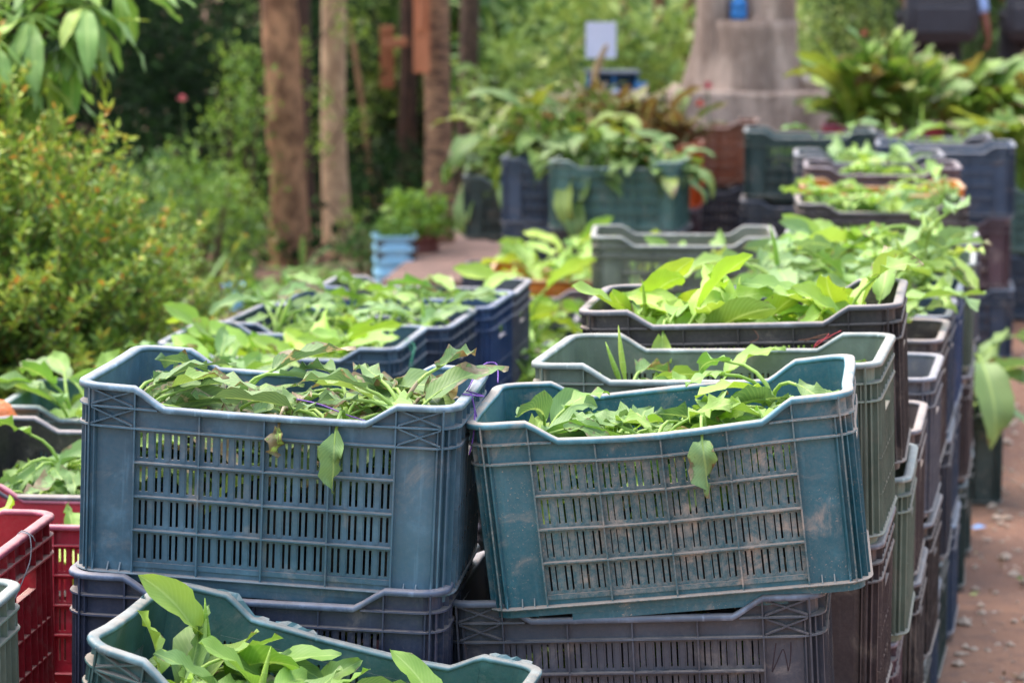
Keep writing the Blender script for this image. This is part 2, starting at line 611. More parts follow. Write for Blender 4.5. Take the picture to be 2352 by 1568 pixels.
def crate_parts(key, near=False, brace=False, warp=None, slot=0.0036, rndslot=False):
    if key in _cache:
        return _cache[key]
    rs = random.Random(hash(key) % 1000) if rndslot else None
    parts = []     # name, mesh, index of parent part or None, is_rim

    def emit(name, m, par=None, rim=False, smooth=False):
        parts.append((name, m.mesh('crate_' + name, warp, smooth), par, rim))
        return len(parts) - 1
    for s in (-1, 1):
        m = MB()
        wall_sheet(m, s)
        full = near and s == -1
        if not full:
            for i in range(4):
                for j in range(4):
                    grille(m, s, COLS[i], COLS[i + 1], ROWS[j], ROWS[j + 1], slot, rs)
            for z in ROWS[1:4]:
                hrib(m, s, -0.182, 0.182, z)
            for x in COLS:
                vrib(m, s, x, 0.019, zrim(x) - 0.002)
            for x in (-0.247, 0.247):
                vrib(m, s, x, 0.019, H - 0.002, 0.008)
            for q in (-1, 1):
                if brace:
                    for z0, z1 in ((0.2265, 0.2495), (0.2535, 0.2755)):
                        xbrace(m, s, q * 0.185, q * 0.244, z0, z1)
                for x, h in ((0.200, 0.012), (0.217, 0.012), (0.238, 0.030)):
                    fin(m, s, q * x, h)
        w = emit('long_wall', m)
        if full:
            for i in range(4):
                for j in range(4):
                    m = MB()
                    grille(m, s, COLS[i], COLS[i + 1], ROWS[j], ROWS[j + 1], slot, rs)
                    emit('grille_panel', m, w)
            for z in ROWS[1:4]:
                m = MB()
                hrib(m, s, -0.182, 0.182, z)
                emit('rib', m, w)
            m = MB()
            m.box(-0.181, 0.181, -WY - 0.0035, -WY + 0.0002, 0.0265, 0.0335, 8)
            emit('rib', m, w)
            for x in COLS:
                m = MB()
                vrib(m, s, x, 0.019, zrim(x) - 0.002, 0.0098 if abs(x) != 0.091 else 0.0085)
                emit('rib', m, w)
            for x in (-0.247, 0.247):
                m = MB()
                vrib(m, s, x, 0.019, H - 0.002, 0.008)
                emit('rib', m, w)
            for q in (-1, 1):
                if brace:
                    for z0, z1 in ((0.2265, 0.2495), (0.2535, 0.2755)):
                        m = MB()
                        xbrace(m, s, q * 0.185, q * 0.244, z0, z1)
                        emit('cross_brace', m, w)
                m = MB()
                for x, h in ((0.200, 0.012), (0.217, 0.012), (0.238, 0.030)):
                    fin(m, s, q * x, h)
                emit('gusset', m, w)
    for s in (-1, 1):
        m = MB()
        x0, x1 = sorted((s * WX, s * (WX - TH)))
        hy, za, zb = 0.052, 0.192, 0.220
        m.box(x0, x1, -0.138, -hy, 0.004, H - 0.001)
        m.box(x0, x1, hy, 0.138, 0.004, H - 0.001)
        m.box(x0, x1, -hy, hy, 0.004, za)
        m.box(x0, x1, -hy, hy, zb, H - 0.001)
        # lip round the hand hole, ribs
        xa, xb = sorted((s * (WX - 0.0005), s * (WX + 0.009)))
        for y in (-hy, hy):
            m.box(xa, xb, y - 0.0011, y + 0.0011, 0.0195, 0.2225)
        m.box(xa, xb - 0.0005, -hy + 0.002, hy - 0.002, za - 0.0025, za - 0.0003)
        for y in (-0.128, -0.102, -0.077, -0.018, 0.018, 0.077, 0.102, 0.128):
            m.box(xa, xb, y - 0.001, y + 0.001, 0.0195, 0.222 if abs(y) > 0.05 else za - 0.003)
        for y in (-0.128, -0.09, -0.052, 0.0, 0.052, 0.09, 0.128):
            m.box(xa, xb - 0.0004, y - 0.001, y + 0.001, 0.2255, H - 0.003)
        for z in (0.075, 0.13):
            m.box(xa, xb - 0.001, -0.131, 0.131, z - 0.001, z + 0.001)
        emit('end_wall', m)
    for sx_ in (-1, 1):
        for sy_ in (-1, 1):
            m = MB()
            r = 0.030
            cx, cy = sx_ * (WX - r), sy_ * (WY - r)
            vs, fs = [], []
            zs = (0.004, 0.1, 0.19, H - 0.001)
            for k in range(7):
                q = math.pi / 2 * k / 6
                for rr in (r, r - TH):
                    for z in zs:
                        vs.append((cx + sx_ * rr * math.cos(q), cy + sy_ * rr * math.sin(q), z))
            nz = len(zs)
            for k in range(6):
                for side in range(2):
                    for i in range(nz - 1):
                        a = (k * 2 + side) * nz + i
                        b = ((k + 1) * 2 + side) * nz + i
                        fs.append((a, b, b + 1, a + 1))
            m.add(vs, fs)
            for q in (0.35, 0.8, 1.25):
                c_, s_ = math.cos(q), math.sin(q)
                ra, rb = r - 0.0005, r + 0.0075
                n_ = (-s_ * 0.001, c_ * 0.001)
                for z0, z1 in ((0.0195, 0.2225), (0.2255, 0.2495)):
                    vv = []
                    for z in (z0, z1):
                        for rr in (ra, rb):
                            for k in (-1, 1):
                                vv.append((cx + sx_ * (rr * c_ + k * n_[0]), cy + sy_ * (rr * s_ + k * n_[1]), z))
                    m.add(vv, [(0, 1, 5, 4), (2, 6, 7, 3), (1, 3, 7, 5), (0, 4, 6, 2), (4, 5, 7, 6), (0, 2, 3, 1)])
            emit('corner_post', m)
    prof = [(-0.0038, -0.004), (-0.0038, 0.0), (-0.002, 0.0024), (0.001, 0.0032), (0.0085, 0.0030), (0.0115, 0.0018),
            (0.0125, -0.0005), (0.0122, -0.0052), (0.0102, -0.0056), (0.0098, -0.0008), (0.0004, -0.0012), (0.0004, -0.004)]
    m = MB()
    m.sweep(ring_path(0, None), prof, True)
    emit('rim', m, None, True, True)
    th = 0.0012
    m = MB()
    m.sweep(ring_path(0, 0.224), [(-0.0007, -th), (-0.0007, th), (0.0108, th), (0.0112, -th)], True)
    emit('band_rib', m)
    for q in (-1, 1):     # the upper band only runs round the two ends, outside the dips
        m = MB()
        path = [p for p in ring_path(0, 0.2515) if p[0][0] * q > 0.1495]
        # start the loop in the right place so the path is continuous
        ang = lambda p: math.atan2(p[0][1], p[0][0] * q)
        path.sort(key=ang)
        m.sweep(path, [(-0.0007, -th), (-0.0007, th), (0.0106, th), (0.0110, -th)])
        emit('band_rib', m)
    m = MB()
    m.sweep(ring_path(0, 0.018), [(-0.0007, -0.0022), (-0.0007, 0.0012), (0.0110, 0.0012), (0.0122, -0.0004), (0.0110, -0.0022)], True)
    emit('base_flange', m)
    m = MB()
    m.box(-0.25, 0.25, -0.16, 0.16, 0.0062, 0.0092, 4)
    m.box(-0.232, 0.232, -0.145, 0.145, 0.0, 0.006, 4)
    m.box(-0.150, 0.150, -0.1665, 0.1665, -0.007, 0.0055, 6)      # sagging middle of the base
    for i in range(7):
        x = -0.20 + i * 0.0667
        m.box(x - 0.001, x + 0.001, -0.158, 0.158, -0.0085 if abs(x) < 0.145 else -0.0006, 0.0061)
    emit('base', m)
    _cache[key] = parts
    return parts


CRATES = []


def crate(color, label, mw, key='std', group=None, **kw):
    o = thing('plastic_crate', label, 'crate', mw, group)
    objs = []
    for name, me, par, rim in crate_parts(key, **kw):
        p = o if par is None else objs[par]
        ck = 'tealdust' if color == 'teal' and key == 'B' and name in ('grille_panel', 'rib', 'band_rib', 'base_flange') else color
        ob = link(name, me, pm(ck, rim), p)
        objs.append(ob)
    CRATES.append((o, mw))
    return o


SHORT = dict(A='steel blue crate', B='tilted teal crate', D='pale sage crate', E='black crate of lime leaves', F='dust-coated brown crate',
    F2='pale rimmed grey crate', F3='white scuffed brown crate', F4='deep blue crate of the long row', F5='bright blue crate of the long row',
    G1='white rimmed sage crate', G2='white rimmed grey crate', H1='pale lipped brown crate', H2='wedged orange crate', H3='plum crate behind the orange one',
    H4='grey crate behind the plum one', M1='low brown crate between the rows', M2='low grey crate between the rows', M4='low blue crate beside the khaki one',
    M5='low slate crate between the rows', M6='low plum crate', O='yellow-orange crate', O2='crate of tall lime leaves', J='khaki grey crate', J2='low umber crate',
    J3='low crate of mixed leaves', K='sea green planter crate', L='deep navy planter crate', Mo='vivid orange crate', M10='dark scrubby middle crate',
    N0='rust brown crate', N='bottle green crate', N3='dusty red crate', N4='far grey crate', V1='tall navy crate', V2='faded teal crate by the path',
    Y1='black crate near the people', Y2='crate of browned plants', Y3='planter crate nearest the trunks', P='denim blue crate', Q='dark blue crate of dull leaves',
    R='royal blue crate', S='dark grey end crate', Tt='tipped charcoal crate', U='pink-lined red crate', V='wire-tied red crate', Wg='grey-green corner crate',
    T3='crate below the flowering shrub', C='battered sea green crate')


def stack(name, x, y, ztop, yaw, n, specs, roll=0, pitch=0, key='std', jit=0.012, **kw):
    """specs, topmost first: (colour, label). The lower crates stand level beneath, down to the ground."""
    rs = random.Random(int(x * 1000) * 7 + int(y * 1000))
    g = ground_z(x, y)
    top = T(x, y, ztop - H, yaw, pitch, roll)
    o = crate(specs[0][0], specs[0][1], top, key, **kw)
    zb = ztop - H
    if n > 1:
        pitch_ = (zb - g) / (n - 1)
        for i in range(1, n):
            c, lab = specs[min(i, len(specs) - 1)]
            grp = None
            if lab == 'SKIP' and i == 1:
                continue
            if i >= len(specs):
                lab = None
            if lab is None:
                lab = '%s crate under the %s' % (('second', 'third', 'fourth')[i - 1], SHORT[name])
                grp = 'crates hidden low in the stacks'
                c = rs.choice(('umber', 'black', 'bluedark', 'bottle', 'plum', 'slate'))
            z = g + pitch_ * (n - 1 - i)
            dx, dy = rs.uniform(-jit, jit), rs.uniform(-jit, jit) * 0.5
            crate(c, lab, T(x + dx, y + dy, z, yaw + rs.uniform(-1.2, 1.2)), 'std', grp)
    return o, top


ZO = 0.05      # heights below were measured from an eye height of 1.65 m


def warpB(x, y, z):
    k = z / H
    return (x + 0.004 * math.sin(y * 14) * k, y + (0.004 * math.cos(x * 7) * k) * (1 if y > 0 else -1) * 1.5,
            z - 0.007 * math.cos(x * 5.8) * k * (1 if y < 0 else 0.6) + 0.002 * math.sin(x * 19 + y * 7) * k)


def warpC(x, y, z):
    k = max(0.0, z / H) ** 1.5
    nz = mnoise.noise(Vector((x * 9, y * 9, 1.7))) * 0.007
    return (x + (0.006 * math.sin(z * 20)) * k, y + (0.010 * math.cos(x * 6 + 0.6) * (1 if y > 0 else -1)) * k,
            z + k * (-0.012 * math.cos(x * 6) + nz))


def warpA(x, y, z):
    k = z / H
    return (x + 0.002 * math.sin(y * 14 + 1) * k, y + 0.0025 * math.cos(x * 6) * k * (1 if y > 0 else -1), z - 0.003 * math.cos(x * 5.8) * k)


K = {}      # crates that are filled later


def st(name, *a, **kw):
    K[name] = stack(name, *a, **kw)


st('A', -0.332, 3.835, 1.062 + ZO, -6.0, 4, [
    ('steel', 'steel blue crate with crossed corner braces, full of wilted leaves, purple twine on rim'),
    ('navy', 'SKIP')], roll=3.0, pitch=0.5, key='A', near=True, brace=True, warp=warpA)
st('B', 0.250, 3.825, 1.045 + ZO, -6.0, 4, [
    ('teal', 'tilted dusty teal crate with mud-caked grille, half full of seedlings'),
    ('slate', 'SKIP')], roll=-6.2, pitch=0.5, key='B', near=True, warp=warpB, slot=0.0027, rndslot=True)
st('D', 0.332, 4.215, 1.045 + ZO, -12, 4, [
    ('sage', 'pale sage green crate right behind the tilted teal crate'),
    ('umber', 'brown-black crate carrying the pale sage green crate'),
    ('umber', None)], roll=-1.8, key='D', near=True)
st('E', 0.415, 4.60, 1.083 + ZO, -10, 4, [
    ('black', 'black crate heaped with lime green leaves, behind the sage green crate'),
    ('sage', 'sage green crate under the black crate of lime leaves'),
    ('plum', 'plum coloured crate two below the black crate of lime leaves'),
    ('teal', 'teal crate at the foot of the stack under the black crate')], roll=-2.5, pitch=0.6)
# the row runs on, away from the viewer
st('F', 0.500, 4.985, 0.815 + ZO, -11, 3, [('umber', 'dust-coated brown crate, lower than the black crate it stands behind'),
                                          ('black', 'black crate below the dust-coated brown crate of the long row'), ('red', None)])
st('F2', 0.590, 5.38, 0.85 + ZO, -12, 3, [('ash', 'pale rimmed grey crate third behind the sage green one in the long row')])
st('F3', 0.665, 5.77, 0.87 + ZO, -12, 3, [('umber', 'brown crate with white scuffed rim beside the large drooping leaves')])
st('F4', 0.745, 6.16, 0.87 + ZO, -12, 3, [('bluedark', 'deep blue crate of grey-green leaves in the long row')])
st('F5', 0.830, 6.56, 0.87 + ZO, -12, 3, [('royal', 'bright blue crate just before the pale sage crate of big leaves')])
st('G1', 0.945, 7.05, 0.885 + ZO, -10, 3, [('sage', 'white rimmed sage crate piled high with broad pale leaves'), ('umber', 'umber crate under the white rimmed sage crate'), ('bluedark', None)])
st('G2', 1.025, 7.46, 0.895 + ZO, -8, 3, [('ash', 'grey crate with a white rim behind the broad pale leaves'), ('umber', 'umber crate under the grey crate with a white rim')])
st('H1', 1.180, 8.62, 0.895 + ZO, -4, 3, [('umber', 'brown crate with pale lip in front of the orange one, leaves spilling over'), ('umber', None)])
st('H2', 1.235, 9.02, 0.915 + ZO, -5, 3, [('orange', 'orange crate wedged between two dark brown crates of leaves')])
st('H3', 1.290, 9.42, 0.95 + ZO, -6, 3, [('plum', 'plum crate right behind the orange crate of the long row')])
st('H4', 1.300, 9.85, 0.96 + ZO, -6, 3, [('ash', 'grey crate behind the plum crate, with one tall upright leaf')])
K['X'] = None
xm = T(1.215, 8.13, ground_z(1.2, 8.13), -3)
K['X'] = (crate('bottle', 'dark green crate standing alone on the bare earth with one leafy plant', xm), xm)
# middle: two high
st('M1', 0.150, 7.00, 0.56 + ZO, -6, 2, [('umber', 'low brown crate of leaves in the gap between the two rows')])
st('M2', 0.150, 7.45, 0.565 + ZO, -4, 2, [('ash', 'low grey crate of leaves second in the gap between the rows')])
st('M4', -0.065, 7.86, 0.57 + ZO, -4, 2, [('bluedark', 'low blue crate of leaves beside the khaki crate')])
st('M5', -0.06, 8.25, 0.575 + ZO, -3, 2, [('slate', 'low slate crate with little blue showing, before the plum one')])
st('M6', 0.0, 8.65, 0.58 + ZO, -3, 2, [('plum', 'low plum crate of bright leaves in front of the yellow-orange one')])
st('O', 0.195, 9.30, 0.60 + ZO, -3, 2, [('orange', 'yellow-orange crate with its corner showing among lime leaves')])
st('O2', 0.22, 9.75, 0.575 + ZO, -3, 2, [('bluedark', 'low dark crate of tall lime leaves behind the yellow-orange one')])
st('J', 0.505, 7.93, 0.862 + ZO, -3, 3, [('greytan', 'khaki grey crate standing higher than the leaf crates around it')])
st('J2', 0.62, 8.75, 0.57 + ZO, -5, 2, [('umber', 'low umber crate behind the khaki grey crate')])
st('J3', 0.70, 9.35, 0.57 + ZO, -5, 2, [('plum', 'low crate of mixed leaves in front of the big green planter crate')])
st('K', 0.438, 10.90, 0.862 + ZO, -11, 3, [('moss', 'sea green crate with dusty ribs, overflowing with tall leafy plants')])
st('L', 0.235, 11.35, 0.84 + ZO, -6, 3, [('bluedark', 'deep navy crate peeping out behind the sea green planter crate')])
st('Mo', 0.565, 11.80, 0.87 + ZO, -6, 3, [('vivid', 'vivid orange crate edge beside the sea green planter crate')])
st('M10', 0.93, 9.98, 0.50 + ZO, -8, 2, [('bottle', 'dark crate of scrubby brown-green plants in the middle of the yard')])
st('N0', 0.86, 12.42, 0.93 + ZO, -8, 3, [('brick', 'rust brown crate seen edge on beyond the orange one'), ('plum', None)])
st('N', 1.235, 11.22, 0.96 + ZO, -6, 3, [('bottle', 'dark bottle green crate standing before the concrete stump')])
st('N3', 1.66, 12.12, 0.93 + ZO, -6, 3, [('red', 'dusty red crate below the tall canna leaves')])
st('N4', 1.74, 11.38, 0.93 + ZO, -6, 3, [('ash', 'grey crate next to a sliver of red, under the tall leaves')])
st('V1', 1.70, 10.60, 0.945 + ZO, -8, 3, [('bluedark', 'tall navy crate at the outer edge of the far stacks'), ('bluedark', None)])
st('V2', 2.38, 11.75, 0.68 + ZO, -8, 2, [('moss', 'faded teal crate on the far outer stack next to the path'), ('bluedark', 'navy crate under the faded teal crate by the path')])
st('Y1', 2.2, 12.55, 0.86 + ZO, -4, 3, [('black', 'black crate under the tall plants near the people')])
st('Y2', 0.30, 12.35, 0.80 + ZO, -4, 3, [('slate', 'dark crate holding the browned plants behind the sea green crate')])
st('Y3', 0.06, 11.95, 0.72 + ZO, -4, 2, [('bottle', 'dark crate of broad leaved plants nearest the tree trunks')])
# left row
st('P', -0.478, 5.90, 0.835 + ZO, -9, 3, [('denim', 'denim blue crate of bright lime leaves with green twine on its corners')], pitch=0.6)
st('Q', -0.375, 6.275, 0.828 + ZO, -10, 3, [('bluedark', 'dark blue crate crammed with dull green leaves, second in its row')])
st('R', -0.285, 6.655, 0.825 + ZO, -10, 3, [('royal', 'royal blue crate between the dull leaves and the grey crate')])
st('S', -0.235, 7.05, 0.808 + ZO, -8, 3, [('ash', 'dark grey crate last in the row of blue crates')])
st('Tt', -0.712, 4.79, 0.79 + ZO, -5, 3, [('black', 'charcoal crate tipped forward with curling leaves, behind the red ones')], pitch=9)
st('U', -0.72, 4.385, 0.768 + ZO, -5, 3, [('pinkred', 'red crate with a faded pink inside, partly behind the steel blue crate')], pitch=-5)
st('V', -0.968, 3.845, 0.83 + ZO, -6, 3, [('red', 'dark red crate showing its ribbed end, with a wire tie on its rim'), ('red', 'second dark red crate directly under the wire-tied one')])
st('Wg', -0.930, 3.36, 0.835 + ZO, -5, 3, [('sage', 'grey-green crate of which only a dusty corner shows beside the red ones')])
st('T3', -0.74, 5.42, 0.78 + ZO, -4, 3, [('moss', 'grey-green crate heaped with fresh leaves, below the flowering shrub')])
st('C', -0.290, 3.42, 0.765 + ZO, -10.5, 3, [
    ('seagreen', 'battered sea green crate with a torn sagging rim, nearest of all'),
    ('navy', None)], roll=10.0, pitch=0, key='C', near=True, brace=True, warp=warpC)
# the two crates right under the nearest ones, in full detail
mw = T(0.205, 3.84, 0.772 + ZO - H, -8, 0, -3.2)
K['B2'] = (crate('slate', 'slate grey crate with crossed braces and a marker letter, under the tilted teal crate', mw, 'B2', near=True, brace=True, slot=0.0026, rndslot=True), mw)
mw = T(-0.345, 3.82, 0.80 + ZO - H, -6.5, 0, 1.6)
K['A2'] = (crate('navy', 'dark navy crate directly beneath the steel blue crate of wilted leaves', mw, 'A2', near=True), mw)

# ------------------------------------------------------------------ leaves and seedlings
def leaf_mesh(L, wd, e0, curl, pet=0.05, fold=0.35, twist=0.0, wave=0.004, side=0.0, nu=11, seed=0, tipd=0.0, pet_curl=0.5):
    """One leaf: a round petiole that opens into a pointed, folded blade. Starts at the origin, leaves along +x at elevation e0."""
    rs = random.Random(seed)
    ph1, ph2 = rs.uniform(0, 6.28), rs.uniform(0, 6.28)
    pts, tang = [], []
    p = Vector((0, 0, 0))
    e, a = e0, 0.0
    npt = 4
    ds = pet / npt
    for i in range(npt):
        pts.append(p.copy())
        tang.append((e, a))
        e -= curl * pet_curl / npt
        p += Vector((math.cos(e) * math.cos(a), math.cos(e) * math.sin(a), math.sin(e))) * ds
    ds = L / (nu - 1)
    bl = []
    for i in range(nu):
        t = i / (nu - 1)
        pts.append(p.copy())
        tang.append((e, a))
        e -= (curl * (1 - pet_curl)) / (nu - 1) * (1.0 + tipd * (t * 2 - 0.7))
        a += side / (nu - 1)
        p += Vector((math.cos(e) * math.cos(a), math.cos(e) * math.sin(a), math.sin(e))) * ds
    m = MB()
    m.tube(pts[:npt + 3], [0.0036, 0.0032, 0.0028, 0.0025, 0.0022, 0.0016, 0.0008], 5, False)
    n0 = len(m.v)
    uvs = [(0.0, 0.5)] * n0
    vs, fs = [], []
    for i in range(nu):
        t = i / (nu - 1)
        w = wd * (math.sin(math.pi * min(1, t * 0.93 + 0.035) ** 0.82) ** 0.85)
        if i == nu - 1:
            w = 0.0006
        e, a = tang[npt + i]
        tv = Vector((math.cos(e) * math.cos(a), math.cos(e) * math.sin(a), math.sin(e)))
        sv = Vector((-math.sin(a), math.cos(a), 0))
        nv = tv.cross(sv) * -1
        if nv.z < 0 and e > -1.3:
            nv = -nv
        tw = twist * t
        sv, nv = sv * math.cos(tw) + nv * math.sin(tw), nv * math.cos(tw) - sv * math.sin(tw)
        c = pts[npt + i]
        for k, q in enumerate((-1, -0.52, 0, 0.52, 1)):
            fo = fold * (1 - 0.5 * t)
            off = sv * (q * w / 2 * math.cos(fo)) + nv * (abs(q) * w / 2 * math.sin(fo))
            wv = wave * abs(q) * math.sin(t * 15 + (ph1 if q > 0 else ph2)) + wave * 0.5 * abs(q) * math.sin(t * 31 + ph2)
            off += nv * wv
            vs.append(c + off)
            uvs.append((t, 0.5 + q * 0.5))
    for i in range(nu - 1):
        for k in range(4):
            a_ = i * 5 + k
            fs.append((a_, a_ + 1, a_ + 6, a_ + 5))
    m.add(vs, fs)
    me = m.mesh('leaf_blade', smooth=True)
    me.materials[0] = LEAF
    uvl = me.uv_layers.new(name='UVMap')
    idx = np.zeros(len(me.loops), dtype=np.int32)
    me.loops.foreach_get('vertex_index', idx)
    uvl.data.foreach_set('uv', np.array(uvs, dtype=np.float32)[idx].ravel())
    return me


def spear_mesh(L, r, bend, seed):
    rs = random.Random(seed)
    m = MB()
    n = 8
    pts, rad = [], []
    a = rs.uniform(0, 6.28)
    for i in range(n):
        t = i / (n - 1)
        pts.append((bend * t * t * math.cos(a), bend * t * t * math.sin(a), L * t))
        rad.append(max(0.0004, r * math.sin(math.pi * (0.15 + 0.85 * t)) ** 0.8 if t > 0.3 else r * 0.55))
    rad[-1] = 0.0003
    m.tube(pts, rad, 6)
    me = m.mesh('rolled_leaf', smooth=True)
    me.materials[0] = LEAF
    me.uv_layers.new(name='UVMap')
    return me


def stem_mesh(h, r, bend=0.0):
    m = MB()
    pts = [(bend * (i / 4) ** 2, 0, h * i / 4) for i in range(5)]
    m.tube(pts, [r, r * 0.92, r * 0.85, r * 0.75, r * 0.6], 7)
    me = m.mesh('stem', smooth=True)
    me.materials[0] = LEAF
    me.uv_layers.new(name='UVMap')
    return me


def bag_mesh():
    m = MB()
    vs, fs = [], []
    n = 9
    zs = (0, 0.03, 0.06, 0.09, 0.108, 0.104)
    for j, z in enumerate(zs):
        for k in range(n):
            q = 6.283 * k / n
            r = 0.036 + 0.003 * math.sin(3 * q + j) + (0.0 if j < 4 else (0.004 if j == 4 else -0.004))
            vs.append((r * math.cos(q), r * math.sin(q), z))
    for j in range(len(zs) - 1):
        for k in range(n):
            fs.append((j * n + k, j * n + (k + 1) % n, (j + 1) * n + (k + 1) % n, (j + 1) * n + k))
    fs.append(tuple((len(zs) - 1) * n + k for k in range(n)))
    m.add(vs, fs)
    me = m.mesh('root_bag')
    me.materials[0] = simple('black_polythene', (34, 32, 32), 0.45, 0.5, 40, 0.5, 0.004, (52, 42, 36))
    return me


BAG = bag_mesh()


class LeafPool:
    def __init__(s, meshes):
        s.items = []
        for me in meshes:
            a = np.array([v.co for v in me.vertices])[::2]
            s.items.append((me, a))


def pool(kind, n, seed0):
    out = []
    for i in range(n):
        rs = random.Random(seed0 + i)
        u = rs.uniform
        if kind == 'wilt':
            L = u(0.075, 0.14)
            out.append(leaf_mesh(L, L * u(0.30, 0.44), R(u(58, 88)), R(u(85, 140)), u(0.045, 0.10), u(0.15, 1.05), u(-1.5, 1.5), u(0.003, 0.008), u(-0.9, 0.9),
                                 seed=seed0 + i, tipd=u(-0.3, 0.9), pet_curl=u(0.6, 0.92)))
        elif kind == 'fresh':
            L = u(0.08, 0.15)
            out.append(leaf_mesh(L, L * u(0.32, 0.46), R(u(48, 86)), R(u(55, 130)), u(0.04, 0.09), u(0.15, 1.0), u(-1.5, 1.5), u(0.003, 0.007), u(-0.7, 0.7),
                                 seed=seed0 + i, tipd=u(-0.3, 0.6), pet_curl=u(0.45, 0.85)))
        elif kind == 'upright':
            L = u(0.15, 0.25)
            out.append(leaf_mesh(L, L * u(0.30, 0.42), R(u(62, 88)), R(u(25, 95)), u(0.03, 0.09), u(0.1, 0.5), u(-0.9, 0.9), 0.005, u(-0.5, 0.5),
                                 seed=seed0 + i, tipd=0.9, pet_curl=u(0.1, 0.4)))
        else:
            L = u(0.16, 0.25)
            out.append(leaf_mesh(L, L * u(0.32, 0.44), R(u(35, 84)), R(u(60, 150)), u(0.04, 0.09), u(0.1, 0.6), u(-0.7, 0.7), 0.005, u(-0.5, 0.5),
                                 seed=seed0 + i, tipd=0.5, pet_curl=u(0.2, 0.5)))
    return LeafPool(out)


POOL = dict(wilt=pool('wilt', 36, 100), fresh=pool('fresh', 28, 400), tall=pool('tall', 24, 700), upright=pool('upright', 24, 900))
SPEARS = [spear_mesh(0.06 + 0.012 * i, 0.0048, 0.006 * i, i) for i in range(6)]
STEMS = dict(wilt=[stem_mesh(h, 0.0062) for h in (0.07, 0.085, 0.10, 0.115)], fresh=[stem_mesh(h, 0.0066) for h in (0.06, 0.075, 0.09, 0.105)],
             tall=[stem_mesh(h, 0.010) for h in (0.17, 0.21, 0.25, 0.29)], upright=[stem_mesh(h, 0.010) for h in (0.15, 0.18, 0.21, 0.24)])
STEMH = dict(wilt=(0.07, 0.085, 0.10, 0.115), fresh=(0.06, 0.075, 0.09, 0.105), tall=(0.17, 0.21, 0.25, 0.29), upright=(0.15, 0.18, 0.21, 0.24))

LEAFCOL = dict(
    dull=[lin(76, 104, 70), lin(88, 116, 78), lin(70, 96, 68), lin(128, 158, 84), lin(82, 112, 84), lin(90, 120, 74)],
    mixed=[lin(112, 150, 64), lin(86, 120, 70), lin(140, 176, 64), lin(92, 126, 78), lin(124, 160, 68)],
    lime=[lin(160, 188, 56), lin(170, 194, 62), lin(142, 174, 58), lin(122, 158, 64), lin(168, 194, 78)],
    grey=[lin(116, 146, 102), lin(128, 158, 104), lin(150, 182, 82), lin(108, 138, 96), lin(168, 196, 92)],
    deep=[lin(58, 88, 42), lin(72, 106, 44), lin(98, 130, 50), lin(66, 94, 52), lin(142, 150, 52), lin(60, 92, 48)],
    canna=[lin(96, 132, 50), lin(128, 160, 58), lin(150, 176, 66), lin(84, 118, 50), lin(166, 180, 70), lin(150, 120, 60)],
    brown=[lin(112, 82, 46), lin(130, 90, 52), lin(92, 106, 50), lin(124, 76, 50), lin(88, 108, 50)])


def in_crate_penalty(P):
    """how far these points (crate space) go through the walls below the rim, plus a little for hanging outside"""
    x, y, z = P[:, 0], P[:, 1], P[:, 2]
    a = np.abs(x)
    zr = np.where(a > 0.182, H, np.where(a < 0.142, 0.254, 0.254 + (a - 0.142) / 0.04 * (H - 0.254))) + 0.006
    ox, oy = a - 0.250, np.abs(y) - 0.160
    bad = ((ox > 0) & (z < H + 0.006)) | ((oy > 0) & (z < zr))
    return bad.sum() + 5 * np.clip(ox - 0.02, 0, None).sum() + 5 * np.clip(oy - 0.02, 0, None).sum() + (z < 0.09).sum() * 0.3


SEED_TOTAL = 0
ORD = ('first', 'second', 'third', 'fourth', 'fifth', 'sixth', 'seventh', 'eighth')


